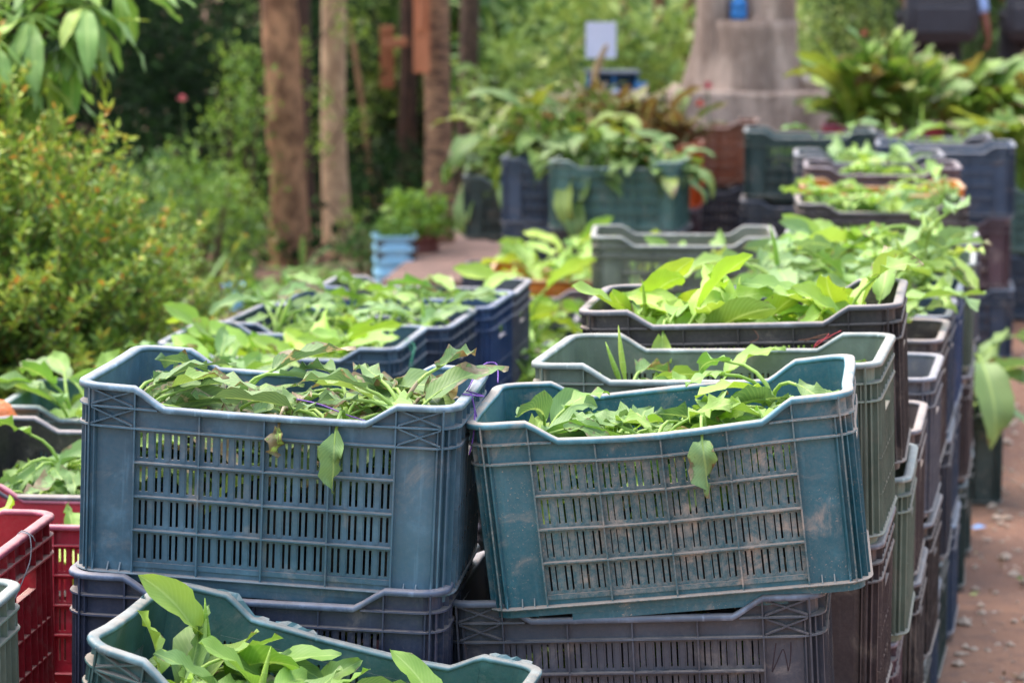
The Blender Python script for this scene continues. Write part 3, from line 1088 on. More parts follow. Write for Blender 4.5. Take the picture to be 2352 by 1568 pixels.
def fill(cr, n, kind, pal, group, label, nl=7, brown=0.35, spread=(0.20, 0.115), scale=1.0, rows=3, free=False, up=0.0, spear=0.3, lift=0.0):
    global SEED_TOTAL
    base = K[cr][1]
    rs = random.Random(sum(ord(c) for c in cr) * 13)
    cols = math.ceil(n / rows)
    q = 0
    for j in range(rows):
        m_ = min(cols, n - q) if j < rows - 1 else n - q
        for i in range(m_):
            q += 1
            sx = ((i + 0.5) / m_ * 2 - 1) * spread[0] + rs.uniform(-0.012, 0.012)
            sy = ((j + 0.5) / rows * 2 - 1) * spread[1] + rs.uniform(-0.01, 0.01)
            s = scale * rs.uniform(0.9, 1.1)
            mx = T(sx, sy, 0.0095, 0, rs.uniform(-4, 4), rs.uniform(-4, 4), 1) @ Matrix.Scale(s, 4)
            row = 'front' if j == 0 else 'back' if j == rows - 1 else 'middle' if rows == 3 else ORD[j]
            full = label + ', %s row, %s along from the left' % (row, ORD[i])
            while len(full.replace(',', ' ').split()) > 16:
                full = label + ', %s row, %s along' % (row, ORD[i])
                break
            o = thing('leafy_seedling', full, 'seedling', base @ mx, group)
            SEED_TOTAL += 1
            si = rs.randrange(4)
            h = STEMH[kind][si] + 0.0

            def put(name, me, lm, col, br):
                ob = bpy.data.objects.new(name, me)
                C.objects.link(ob)
                ob.parent = o
                ob.matrix_basis = lm
                if col is not None:
                    ob.color = (col[0], col[1], col[2], br)
            put('root_bag', BAG, Matrix(), None, 0)
            sc_ = lin(150, 184, 76)
            put('stem', STEMS[kind][si], T(0, 0, 0.10), sc_, 0)
            nn = max(2, nl + rs.choice((-1, 0, 0, 1)))
            a0 = rs.uniform(0, 360)
            for k in range(nn):
                t = (k + 0.5) / nn
                z = 0.10 + h * ((0.25 + 0.7 * t) if free else (0.26 + 0.66 * t)) + up * t + lift + (0.022 * sstep(0.13, 0.2, abs(sx)) if not free else 0)
                best = None
                ntry = 1 if free else 14
                for tr in range(ntry):
                    me, pv = rs.choice(POOL[kind].items)
                    lm = T(0, 0, z, a0 + k * 137.5 + rs.uniform(-25, 25) + (rs.uniform(-180, 180) if tr > 2 else 0), rs.uniform(-12, 12), rs.uniform(-14, 18))
                    M = np.array(mx @ lm)
                    P = pv @ M[:3, :3].T + M[:3, 3]
                    b = in_crate_penalty(P)
                    if best is None or b < best[0]:
                        best = (b, me, lm)
                    if b < (6 if scale > 1.04 else 1.2):
                        break
                if not free and best[0] > (30 if scale > 1.04 else 7):
                    continue
                c = rs.choice(LEAFCOL[pal])
                g_ = rs.uniform(0.9, 1.12) * (0.78 if free else 1.0)
                put('leaf', best[1], best[2], tuple(v * g_ for v in c[:3]), min(1, max(0, rs.gauss(brown, 0.25))))
            if rs.random() < spear * 0.5:
                put('rolled_leaf', rs.choice(SPEARS), T(0, 0, 0.10 + h * 0.95, 0, rs.uniform(-18, 18), rs.uniform(-18, 18)), lin(168, 196, 84), 0)


fill('A', 20, 'wilt', 'dull', 'wilted seedlings in the steel blue crate', 'wilting dull green seedling in the steel blue crate', 14, 0.55, rows=4, spread=(0.235, 0.142), scale=1.0, up=0.02, lift=-0.003, spear=0.15)
fill('B', 13, 'wilt', 'mixed', 'seedlings in the tilted teal crate', 'fresh green seedling in the tilted teal crate', 15, 0.15, scale=0.97, spread=(0.235, 0.135), lift=0.005)
fill('C', 12, 'fresh', 'mixed', 'seedlings in the battered sea green crate', 'pointed seedling in the battered sea green crate', 16, 0.12, scale=0.95, up=0.0, lift=-0.025, spread=(0.235, 0.14))
fill('D', 6, 'wilt', 'mixed', 'seedlings in the pale sage crate', 'sparse seedling low in the pale sage crate', 12, 0.4, scale=0.97, rows=2, lift=0.0)
fill('E', 15, 'fresh', 'lime', 'lime seedlings in the black crate', 'lime green broad-leaved seedling in the black crate', 17, 0.12, scale=1.02, rows=3, up=0.01, lift=-0.012, spear=0.2, spread=(0.24, 0.14))
fill('A2', 4, 'wilt', 'dull', 'shaded seedlings under the steel blue crate', 'shaded seedling in the navy crate', 4, 0.4, scale=0.8, rows=2)
fill('B2', 5, 'wilt', 'mixed', 'shaded seedlings under the teal crate', 'shaded seedling in the slate crate', 4, 0.3, scale=0.85, rows=2)
fill('P', 11, 'fresh', 'lime', 'lime seedlings in the denim blue crate', 'bright lime seedling in the denim blue crate', 13, 0.05, scale=1.03, spread=(0.235, 0.13))
fill('Q', 11, 'wilt', 'grey', 'dull seedlings in the dark blue crate', 'dull green seedling in the dark blue crate', 12, 0.3, scale=1.1, spread=(0.235, 0.13), up=0.02)
fill('R', 6, 'wilt', 'mixed', 'seedlings in the royal blue crate', 'green seedling in the royal blue crate', 12, 0.2, scale=1.1, rows=2)
fill('S', 5, 'wilt', 'mixed', 'seedlings in the dark grey end crate', 'green seedling in the dark grey end crate', 12, 0.2, scale=1.1, rows=2)
fill('Tt', 9, 'wilt', 'mixed', 'seedlings in the tipped charcoal crate', 'curling green seedling in the tipped charcoal crate', 14, 0.2, scale=1.05)
fill('T3', 7, 'fresh', 'mixed', 'seedlings below the flowering shrub', 'fresh seedling in the crate below the shrub', 13, 0.1, scale=1.25, rows=2, up=0.03)
fill('U', 3, 'fresh', 'lime', 'seedlings in the pink-lined red crate', 'lime seedling in the pink-lined red crate', 5, 0.1, scale=1.0, rows=1)
fill('V', 4, 'wilt', 'dull', 'seedlings in the wire-tied red crate', 'withered seedling in the wire-tied red crate', 6, 0.7, scale=1.05, rows=2)
fill('F', 2, 'wilt', 'mixed', 'seedlings in the dust-coated crate', 'green seedling in the dust-coated brown crate', 5, rows=1)
fill('F2', 4, 'fresh', 'lime', 'seedlings in the pale rimmed grey crate', 'lime seedling in the pale rimmed grey crate', 7, 0.1, rows=2, scale=1.15)
fill('F3', 5, 'fresh', 'mixed', 'seedlings in the white scuffed crate', 'broad drooping seedling in the white scuffed crate', 7, 0.2, rows=2, scale=1.35)
fill('F4', 6, 'wilt', 'grey', 'seedlings in the deep blue crate', 'grey-green seedling in the deep blue crate', 9, 0.25, rows=2, spread=(0.235, 0.13), scale=1.35, up=0.04)
fill('F5', 8, 'wilt', 'grey', 'seedlings in the bright blue crate', 'grey-green seedling in the bright blue crate', 12, 0.25, rows=2, spread=(0.235, 0.13), scale=1.4, up=0.05)
fill('G1', 10, 'fresh', 'grey', 'seedlings in the white rimmed sage crate', 'broad pale seedling in the white rimmed sage crate', 12, 0.2, rows=3, scale=1.15, up=0.01, lift=-0.01)
fill('G2', 7, 'fresh', 'grey', 'seedlings in the white rimmed grey crate', 'pale seedling in the white rimmed grey crate', 8, 0.2, rows=2, scale=1.08, up=0.01)
fill('H1', 8, 'wilt', 'grey', 'seedlings in the pale lipped brown crate', 'leafy seedling in the pale lipped brown crate', 14, 0.15, lift=0.02, spread=(0.24, 0.135), rows=2, scale=1.1, up=0.01)
fill('H2', 6, 'wilt', 'mixed', 'seedlings in the wedged orange crate', 'green seedling in the wedged orange crate', 13, 0.15, lift=0.02, spread=(0.24, 0.135), rows=2, scale=1.0, up=0.0)
fill('H3', 6, 'wilt', 'grey', 'seedlings in the plum crate', 'green seedling in the plum crate', 14, 0.15, lift=0.02, spread=(0.24, 0.135), rows=2, scale=1.02, up=0.01)
fill('H4', 5, 'fresh', 'grey', 'seedlings in the crate behind the plum one', 'pale seedling in the crate behind the plum one', 12, 0.1, rows=2, scale=1.05, up=0.01)
fill('M1', 6, 'wilt', 'mixed', 'seedlings in the low brown crate', 'seedling in the low brown crate between the rows', 9, 0.2, rows=2, scale=1.3, up=0.04)
fill('M2', 5, 'wilt', 'mixed', 'seedlings in the low grey crate', 'seedling in the low grey crate between the rows', 9, 0.2, rows=2, scale=1.3, up=0.04)
fill('M4', 6, 'fresh', 'lime', 'seedlings in the low blue crate', 'seedling in the low blue crate', 8, 0.1, rows=2, scale=1.3, up=0.04)
fill('M5', 4, 'wilt', 'grey', 'seedlings in the low slate crate', 'seedling in the low slate crate between the rows', 9, 0.2, rows=2, scale=1.2)
fill('M6', 6, 'fresh', 'lime', 'seedlings in the low plum crate', 'bright seedling in the low plum crate', 9, 0.1, rows=2, scale=1.0, lift=-0.02)
fill('O', 5, 'fresh', 'lime', 'seedlings in the yellow-orange crate', 'lime seedling in the yellow-orange crate', 7, 0.05, rows=2, scale=1.3, up=0.02)
fill('O2', 5, 'fresh', 'lime', 'tall lime seedlings by the path', 'tall lime seedling behind the yellow-orange crate', 9, 0.05, rows=2, scale=1.25, up=0.02)
fill('J', 3, 'fresh', 'mixed', 'seedlings in the khaki crate', 'green seedling low in the khaki grey crate', 5, rows=1, scale=0.95)
fill('J2', 3, 'wilt', 'dull', 'seedlings in the low umber crate', 'dull seedling in the low umber crate', 7, rows=1, scale=1.2)
fill('J3', 4, 'wilt', 'mixed', 'seedlings before the sea green crate', 'green seedling in the low mixed crate', 8, rows=2, scale=1.3)
fill('N', 4, 'wilt', 'mixed', 'seedlings in the bottle green crate', 'small seedling in the dark bottle green crate', 7, rows=1, scale=1.15)
fill('N4', 3, 'wilt', 'grey', 'seedlings in the far grey crate', 'pale seedling in the far grey crate', 7, rows=1, scale=1.2)
fill('K', 7, 'tall', 'deep', 'tall plants in the sea green crate', 'tall broad-leaved plant in the sea green crate', 14, 0.2, scale=1.0, spread=(0.21, 0.12), rows=2, free=True, up=-0.05)
fill('L', 4, 'tall', 'deep', 'tall plants in the navy crate', 'tall dark-leaved plant in the deep navy crate', 11, 0.3, scale=1.2, rows=1, free=True)
fill('Y3', 4, 'tall', 'deep', 'tall plants near the trunks', 'tall dark-leaved plant in the crate nearest the trunks', 11, 0.3, scale=1.22, rows=1, free=True)
fill('Y2', 5, 'upright', 'brown', 'browned tall plants', 'tall browning plant behind the sea green crate', 18, 0.8, scale=1.2, rows=1, free=True)
fill('Mo', 5, 'upright', 'brown', 'browned plants in the orange crate', 'tall browning plant in the vivid orange crate', 15, 0.8, scale=1.05, rows=1, free=True)
fill('M10', 5, 'tall', 'brown', 'scrubby plants in the dark crate', 'scrubby brown-green plant in the dark middle crate', 10, 0.4, scale=0.8, rows=2, free=True)
fill('N3', 6, 'upright', 'canna', 'tall plants in the dusty red crate', 'tall arching plant in the dusty red crate', 24, 0.4, scale=1.22, rows=2, free=True, up=0.04)
fill('Y1', 6, 'upright', 'canna', 'tall plants near the people', 'tall arching plant near the people', 24, 0.35, scale=1.2, rows=2, free=True, up=0.04)
fill('V2', 4, 'upright', 'canna', 'tall plants by the path', 'tall arching plant by the path', 18, 0.3, scale=1.45, rows=1, free=True)
fill('X', 2, 'tall', 'grey', 'plants in the lone crate', 'leafy plant in the lone crate', 15, 0.25, scale=1.35, rows=1, spread=(0.34, 0.03), free=True, up=0.06)
print('SEEDLINGS', SEED_TOTAL)


# leaves that hang over the front rims
def hanging(cr, x, length, wd, label, pal, side=-1, y=0.0, drop=0.1, rise=0.03, brown=0.3, seed=1, over='front', yaw=0):
    base = K[cr][1]
    zr = zrim(x) if over == 'front' else H
    o = thing('leafy_seedling', label, 'seedling', base @ T(x, -0.105, 0.0105, -90 + yaw))
    link('root_bag', BAG, None, o)
    h = zr - 0.10
    st_ = link('stem', stem_mesh(h - 0.005, 0.006), None, o, T(0, 0, 0.10))
    st_.color = (*lin(150, 180, 80)[:3], 0)
    me = leaf_mesh(length, wd, R(66), R(172), 0.09, 0.75, 1.0, 0.007, 0.5, seed=seed, pet_curl=0.66)
    lf = link('leaf', me, None, o, T(0, 0, zr - 0.022))
    lf.color = (*LEAFCOL[pal][seed % 5][:3], brown)
    me2 = leaf_mesh(length * 0.9, wd, R(70), R(95), 0.04, 0.3, -0.4, 0.004, 0.3, seed=seed + 5)
    lf = link('leaf', me2, None, o, T(0, 0, zr - 0.03, 165))
    lf.color = (*LEAFCOL[pal][(seed + 1) % 5][:3], brown)


hanging('A', 0.098, 0.085, 0.045, 'seedling whose green leaf hangs down over the steel blue crate front', 'mixed', brown=0.25, seed=3)
hanging('B', 0.055, 0.085, 0.05, 'seedling whose scorched leaf tip hangs over the teal crate front', 'grey', brown=0.6, seed=5)
hanging('E', -0.125, 0.12, 0.055, 'lime seedling hanging over the front dip of the black crate', 'lime', brown=0.1, seed=7)
hanging('A', 0.018, 0.04, 0.03, 'seedling with a short dried leaf tip lying over the steel blue rim', 'grey', brown=1.0, seed=9)

# ------------------------------------------------------------------ odds and ends on the crates
def curve_thing(name, label, cat, strands, rad, mat, mw, part='strand'):
    o = thing(name, label, cat, mw)
    for pts in strands:
        m = MB()
        # smooth the polyline
        P = [Vector(p) for p in pts]
        out = []
        for i in range(len(P) - 1):
            a, b, c, d_ = P[max(i - 1, 0)], P[i], P[i + 1], P[min(i + 2, len(P) - 1)]
            for k in range(5):
                t = k / 5
                out.append(0.5 * ((2 * b) + (c - a) * t + (2 * a - 5 * b + 4 * c - d_) * t * t + (3 * b - a - 3 * c + d_) * t ** 3))
        out.append(P[-1])
        m.tube(out, rad, 5)
        link(part, m.mesh('strand', smooth=True), mat, o)
    return o


PUR = simple('purple_twine', (132, 84, 180), 0.5, 0.3, 60)
curve_thing('twine', 'purple plastic twine knotted on the steel blue crate rim', 'twine', [
    [(0.268, -0.06, 0.284), (0.276, -0.075, 0.262), (0.279, -0.10, 0.232), (0.275, -0.105, 0.205)],
    [(0.268, -0.07, 0.285), (0.278, -0.062, 0.250), (0.281, -0.058, 0.215)],
    [(0.262, -0.05, 0.285), (0.262, 0.03, 0.292), (0.270, 0.09, 0.302), (0.286, 0.10, 0.300), (0.292, 0.07, 0.278)],
    [(0.258, -0.08, 0.285), (0.283, -0.075, 0.283), (0.285, -0.06, 0.281), (0.260, -0.055, 0.286)],
    [(0.02, -0.08, 0.262), (0.06, -0.09, 0.258), (0.10, -0.11, 0.250), (0.13, -0.12, 0.245)],
], 0.0011, PUR, K['A'][1])
GRN = simple('green_twine', (60, 160, 120), 0.5, 0.3, 60)
curve_thing('twine', 'green twine tied round the rear corner of the denim blue crate', 'twine', [
    [(-0.262, 0.03, 0.286), (-0.272, 0.035, 0.262), (-0.27, 0.04, 0.24)], [(-0.25, 0.03, 0.282), (-0.262, 0.02, 0.287), (-0.27, 0.05, 0.28), (-0.25, 0.06, 0.26)]],
    0.0012, GRN, K['P'][1])
curve_thing('twine', 'green twine hanging down the outer end of the denim blue crate', 'twine', [
    [(0.262, -0.07, 0.286), (0.276, -0.075, 0.262), (0.279, -0.08, 0.2), (0.274, -0.09, 0.16)], [(0.26, -0.05, 0.286), (0.28, -0.06, 0.27), (0.28, -0.11, 0.24), (0.276, -0.12, 0.2)]],
    0.0012, GRN, K['P'][1])
curve_thing('twine', 'scrap of red thread caught on the far rim of the sage crate', 'twine', [
    [(0.135, 0.174, 0.258), (0.142, 0.180, 0.268), (0.155, 0.178, 0.272), (0.165, 0.17, 0.279), (0.18, 0.172, 0.286)], [(0.138, 0.176, 0.26), (0.15, 0.17, 0.27), (0.16, 0.176, 0.28)]],
    0.0007, simple('red_thread', (196, 60, 72), 0.7), K['D'][1])
curve_thing('cable_tie', 'thin grey wire looped over the red crate rim', 'wire', [
    [(0.262, 0.0, 0.286), (0.274, 0.0, 0.280), (0.277, -0.01, 0.25), (0.272, -0.03, 0.225), (0.266, -0.06, 0.2)], [(0.25, 0.0, 0.275), (0.262, 0.004, 0.287), (0.274, 0.01, 0.279), (0.277, 0.015, 0.27)]],
    0.0009, simple('grey_wire', (150, 150, 155), 0.4), K['V'][1])
curve_thing('root_strand', 'dry root fibres clinging to the black crate front', 'root', [
    [(0.02, -0.17, 0.25), (0.03, -0.18, 0.243), (0.034, -0.182, 0.232), (0.02, -0.183, 0.226)],
    [(0.10, -0.182, 0.228), (0.14, -0.183, 0.232), (0.17, -0.182, 0.229)], [(0.11, -0.183, 0.226), (0.13, -0.185, 0.234), (0.15, -0.183, 0.238)]],
    0.0006, simple('dry_root', (150, 104, 80), 0.9), K['E'][1])
# the handwritten letter on the slate crate is flat marker ink, a part of that crate
ink = MB()
strokes = [[(0.1985, 0.213), (0.1955, 0.197), (0.1925, 0.180), (0.1915, 0.172)], [(0.1915, 0.172), (0.199, 0.187), (0.2065, 0.2035), (0.2085, 0.204)],
           [(0.2085, 0.204), (0.2105, 0.197), (0.2125, 0.184), (0.2135, 0.173)], [(0.2135, 0.173), (0.217, 0.186), (0.2185, 0.202), (0.2190, 0.2145)]]
for q in strokes:
    for (xa, za), (xb, zb) in zip(q[:-1], q[1:]):
        dx, dz = xb - xa, zb - za
        L_ = math.hypot(dx, dz)
        nx_, nz_ = -dz / L_ * 0.0008, dx / L_ * 0.0008
        ink.add([(xa - nx_, -WY - 0.0004, za - nz_), (xb - nx_, -WY - 0.0004, zb - nz_), (xb + nx_, -WY - 0.0004, zb + nz_), (xa + nx_, -WY - 0.0004, za + nz_)], [(0, 1, 2, 3)])
link('marker_letter', ink.mesh('marker_letter'), simple('marker_ink', (52, 34, 44), 0.6), K['B2'][0])

# ------------------------------------------------------------------ foliage masses
def leaf_cloud(centres, dirs, size, aspect, tints, name='foliage'):
    """one mesh of small folded leaves; centres (n,3), dirs (n,3) unit, size (n,), tints (n,)"""
    n = len(centres)
    d_ = dirs / (np.linalg.norm(dirs, axis=1, keepdims=True) + 1e-9)
    r = rng.normal(size=(n, 3))
    s = np.cross(d_, r)
    s /= np.linalg.norm(s, axis=1, keepdims=True) + 1e-9
    nn = np.cross(d_, s)
    L = size[:, None]
    base = centres
    tip = centres + d_ * L - nn * L * 0.12
    mid = centres + d_ * L * 0.45
    a = mid + s * L * aspect * 0.5 + nn * L * 0.08
    b = mid - s * L * aspect * 0.5 + nn * L * 0.08
    v = np.stack([base, a, tip, b], axis=1).reshape(-1, 3)
    me = bpy.data.meshes.new(name)
    me.vertices.add(4 * n)
    me.vertices.foreach_set('co', v.astype(np.float32).ravel())
    i = np.arange(n)[:, None] * 4
    tri = np.concatenate([i + np.array([[0, 1, 2]]), i + np.array([[0, 2, 3]])], axis=1).reshape(-1)
    me.loops.add(6 * n)
    me.loops.foreach_set('vertex_index', tri.astype(np.int32))
    me.polygons.add(2 * n)
    me.polygons.foreach_set('loop_start', np.arange(0, 6 * n, 3, dtype=np.int32))
    me.polygons.foreach_set('loop_total', np.full(2 * n, 3, dtype=np.int32))
    me.update(calc_edges=True)
    at = me.attributes.new('tint', 'FLOAT', 'POINT')
    at.data.foreach_set('value', np.repeat(tints, 4).astype(np.float32))
    me.materials.append(None)
    return me


FM = dict(
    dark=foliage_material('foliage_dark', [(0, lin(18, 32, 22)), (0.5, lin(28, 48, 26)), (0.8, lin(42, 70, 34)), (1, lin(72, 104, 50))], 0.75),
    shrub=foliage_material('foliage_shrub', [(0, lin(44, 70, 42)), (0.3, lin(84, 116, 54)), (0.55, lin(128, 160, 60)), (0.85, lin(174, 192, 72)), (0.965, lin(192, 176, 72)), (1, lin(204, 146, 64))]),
    fresh=foliage_material('foliage_fresh', [(0, lin(80, 112, 44)), (0.5, lin(122, 158, 52)), (1, lin(172, 198, 74))]),
    light=foliage_material('foliage_light', [(0, lin(86, 112, 62)), (0.5, lin(150, 176, 84)), (0.85, lin(190, 204, 108)), (1, lin(206, 200, 158))]),
    conifer=foliage_material('foliage_conifer', [(0, lin(34, 52, 28)), (0.6, lin(60, 86, 38)), (1, lin(98, 128, 58))]),
    mid=foliage_material('foliage_mid', [(0, lin(54, 84, 42)), (0.5, lin(90, 128, 56)), (1, lin(150, 176, 84))]))
BARK = simple('bark_brown', (206, 152, 112), 0.9, 0.45, 7, 0.9, 0.03, (122, 84, 60), (2, 2, 1.3))
BARK2 = simple('bark_tan', (212, 176, 140), 0.85, 0.3, 6, 0.6, 0.02, (168, 134, 106), (2, 2, 1.5))
TWIG = simple('twig', (92, 66, 52), 0.9)


def clump_points(centre, radii, nclump, per, spread, flat=1.0, shell=0.55):
    """leaf positions in clumps through an ellipsoid, thicker near its skin"""
    c = rng.normal(size=(nclump, 3))
    c /= np.linalg.norm(c, axis=1, keepdims=True)
    rad = shell + (1 - shell) * rng.random(nclump) ** 0.6
    rad *= 1 + 0.22 * np.sin(c[:, 0] * 5 + c[:, 2] * 4) * 0.8
    cc = c * rad[:, None]
    cc = cc * np.array(radii)
    P = np.repeat(cc, per, axis=0) + rng.normal(size=(nclump * per, 3)) * spread
    out = np.repeat(c, per, axis=0)
    return P + np.array(centre), out, np.repeat(rng.random(nclump), per)


def bush(name, label, cat, x, y, z, radii, nclump, per, leaf, aspect, fm, group=None, stems=5, spread=0.07, droop=0.2, shell=0.55, tintb=0.0):
    o = thing(name, label, cat, Matrix.Translation((x, y, z)), group)
    P, out, ct = clump_points((0, 0, radii[2] * 0.95), radii, nclump, per, spread, shell=shell)
    k = P[:, 2] > 0.0
    P, out, ct = P[k], out[k], ct[k]
    dirs = out * 0.7 + rng.normal(size=P.shape) * 0.75 + np.array([0, 0, 0.25 - droop])
    t = np.clip(ct * 0.55 + rng.random(len(P)) * 0.45 + tintb, 0, 1)
    me = leaf_cloud(P, dirs, leaf * (0.6 + 0.8 * rng.random(len(P))), aspect, t)
    link('foliage', me, FM[fm], o)
    for i in range(stems):
        m = MB()
        a = random.random() * 6.28
        rr = random.uniform(0.3, 0.8)
        pts = [(0.05 * math.cos(a) * (1 - t_) + radii[0] * rr * math.cos(a) * t_ ** 1.5, 0.05 * math.sin(a) + radii[1] * rr * math.sin(a) * t_ ** 1.5, radii[2] * 1.5 * t_) for t_ in (0, .25, .5, .75, 1)]
        m.tube(pts, [0.014, 0.011, 0.008, 0.006, 0.003], 5)
        link('branch', m.mesh('branch', smooth=True), TWIG, o)
    return o


GL = ground_z(-1, 15)
# flowering shrub at the near edge, built from arching shoots with fine leaves and orange tips
def shoot_shrub(label, x, y, z, rad, height, nsh, leaf, fm):
    o = thing('flowering_shrub', label, 'shrub', Matrix.Translation((x, y, z)))
    Ps, Ds, Ts = [], [], []
    tw = MB()
    for i in range(nsh):
        q = random.random() * 6.28
        el = math.acos(random.uniform(-0.05, 1))
        dr = Vector((math.cos(q) * math.sin(el), math.sin(q) * math.sin(el), math.cos(el)))
        k = random.uniform(0.45, 0.92) * (1 + 0.12 * math.sin(q * 3 + el * 5))
        st_ = Vector((dr.x * rad[0] * k, dr.y * rad[1] * k, 0.15 + (height - 0.15) * (0.25 + 0.72 * dr.z) * k + 0.1))
        ln = random.uniform(0.14, 0.36)
        d2 = (dr * 0.7 + Vector((random.gauss(0, .5), random.gauss(0, .5), 0.45 + random.gauss(0, .3)))).normalized()
        nl = int(ln / 0.0095)
        pts = []
        for j in range(nl):
            t = j / nl
            p = st_ + d2 * ln * t + Vector((0, 0, -0.10 * t * t * (1 if d2.z < 0.6 else 0)))
            pts.append(p)
            for rpt in range(2):
                Ps.append(p)
                Ds.append((d2 * 0.55 + Vector((random.gauss(0, .6), random.gauss(0, .6), random.gauss(0.1, .6)))))
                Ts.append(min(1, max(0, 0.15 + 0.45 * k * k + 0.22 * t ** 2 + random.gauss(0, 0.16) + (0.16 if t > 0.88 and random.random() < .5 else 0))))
        tw.tube([pts[0], pts[len(pts) // 2], pts[-1]], [0.0022, 0.0016, 0.0008], 3, False)
    Ps, Ds, Ts = np.array(Ps), np.array(Ds), np.array(Ts)
    me = leaf_cloud(Ps, Ds, leaf * (0.6 + 0.8 * rng.random(len(Ps))), 0.42, Ts)
    link('foliage', me, FM[fm], o)
    tw2 = link('branch', tw.mesh('branch'), simple('red_twig', (150, 96, 70), 0.8), o)
    for i in range(6):
        m = MB()
        a = i * 1.05
        m.tube([(0, 0, 0), (0.2 * math.cos(a), 0.2 * math.sin(a), 0.3), (0.4 * math.cos(a), 0.4 * math.sin(a), height * 0.7)], [0.02, 0.014, 0.006], 5)
        link('branch', m.mesh('branch', smooth=True), TWIG, o)
    return o


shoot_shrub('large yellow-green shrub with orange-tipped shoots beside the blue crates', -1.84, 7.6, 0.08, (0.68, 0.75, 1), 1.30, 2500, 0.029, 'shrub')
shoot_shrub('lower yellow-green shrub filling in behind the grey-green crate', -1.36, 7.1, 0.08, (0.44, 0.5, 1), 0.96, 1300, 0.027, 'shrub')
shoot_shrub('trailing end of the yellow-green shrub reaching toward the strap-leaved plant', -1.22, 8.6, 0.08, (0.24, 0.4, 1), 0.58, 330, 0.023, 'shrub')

# sapling with long drooping leaves, top corner
def big_leaf_sapling(label, x, y, z, whorls):
    o = thing('sapling', label, 'tree sapling', Matrix.Translation((x, y, z)))
    m = MB()
    m.tube([(0, 0, 0), (0.02, 0, 0.7), (-0.02, 0.02, 1.3), (0, 0, 1.9)], [0.022, 0.018, 0.013, 0.007], 6)
    link('trunk', m.mesh('trunk', smooth=True), BARK, o)
    variants = [leaf_mesh(0.18, 0.050, R(15), R(a), 0.03, 0.2, tw, 0.004, 0.1, seed=50 + i) for i, (a, tw) in enumerate(((60, .1), (85, -.2), (100, .2), (45, 0), (75, .3)))]
    for (wx, wy, wz, n, s) in whorls:
        m = MB()
        m.tube([(0, 0, max(0.4, wz - 0.35)), (wx * 0.5, wy * 0.5, wz - 0.12), (wx, wy, wz)], [0.009, 0.007, 0.004], 5)
        link('branch', m.mesh('branch', smooth=True), TWIG, o)
        for k in range(n):
            lf = link('leaf', random.choice(variants), None, o, T(wx, wy, wz - 0.01 * k / n, k * 360 / n + random.uniform(-20, 20), 0, random.uniform(-25, 35), s * random.uniform(0.8, 1.15)))
            c = random.choice([lin(116, 156, 70), lin(92, 132, 62), lin(168, 190, 78), lin(128, 166, 84), lin(72, 110, 56)])
            lf.color = (*c[:3], 0.1)
    return o


big_leaf_sapling('sapling with long drooping glossy leaves above the flowering shrub', -1.55, 7.7, 0.08, [
    (0.02, 0.0, 1.46, 8, 1.1), (0.26, -0.05, 1.54, 9, 1.0), (0.36, 0.05, 1.44, 8, 1.0), (-0.12, 0.1, 1.52, 7, 1.1), (0.14, -0.25, 1.40, 7, 0.95), (0.20, 0.1, 1.64, 7, 1.1), (-0.02, -0.2, 1.30, 8, 1.0), (0.10, -0.1, 1.50, 9, 1.15), (0.22, -0.15, 1.47, 9, 1.1), (0.30, 0.0, 1.62, 8, 1.1), (0.05, 0.15, 1.38, 8, 1.1), (0.14, 0.05, 1.33, 8, 1.0), (0.08, 0, 1.36, 9, 1.15), (0.30, 0.0, 1.40, 9, 1.1), (0.20, 0.1, 1.29, 8, 1.0), (0.0, 0, 1.45, 9, 1.15), (0.36, -0.1, 1.50, 9, 1.1), (0.42, 0.1, 1.56, 8, 1.1)])

# dark evergreen thicket behind the tree trunks
k = 0
for (x, y, rx, ry, rz, sh, lf) in (
        (-3.6, 15.5, 1.0, 0.9, 1.35, 'rounded dark evergreen bush at the outer edge of the thicket', 0.05),
        (-2.55, 16.2, 0.95, 0.9, 1.5, 'dark evergreen bush rising behind the drooping sapling leaves', 0.055),
        (-1.85, 18.4, 0.95, 0.9, 1.6, 'dark evergreen bush directly behind the thick brown trunk', 0.05),
        (-0.95, 20.2, 1.0, 0.9, 1.6, 'dark evergreen bush between the pale trunk and the wooden boards', 0.05),
        (-0.15, 20.6, 1.0, 0.9, 1.6, 'dark evergreen bush behind the slender far trunk', 0.055),
        (-4.2, 19.0, 1.5, 1.0, 1.8, 'tall dark evergreen far back at the outer edge', 0.07),
        (-2.3, 22.5, 1.5, 1.0, 1.8, 'tall dark evergreen far back behind the thick trunk', 0.07),
        (-0.6, 23.0, 1.5, 1.0, 1.8, 'tall dark evergreen far back behind the boards', 0.07)):
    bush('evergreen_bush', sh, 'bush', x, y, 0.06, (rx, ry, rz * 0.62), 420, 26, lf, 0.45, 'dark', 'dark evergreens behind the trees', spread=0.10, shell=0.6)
for i, (x, y, rx, lab) in enumerate(((-5.2, 24.5, 2.2, 'huge dark hedge tree closing the yard behind the sapling'), (-2.4, 25.5, 2.2, 'huge dark hedge tree closing the yard behind the thick trunk'),
                                      (0.2, 26.0, 2.2, 'huge dark hedge tree closing the yard behind the planks'), (3.4, 27.0, 2.6, 'huge green hedge tree closing the yard behind the stump'), (7.0, 27.0, 2.6, 'huge green hedge tree closing the yard behind the people'))):
    bush('hedge_tree', lab, 'tree', x, y, 0.0, (rx, 1.2, 1.5), 420, 26, 0.13, 0.5, 'dark' if i < 3 else 'mid', 'hedge trees closing the yard', 4, 0.14, 0.2, 0.5)
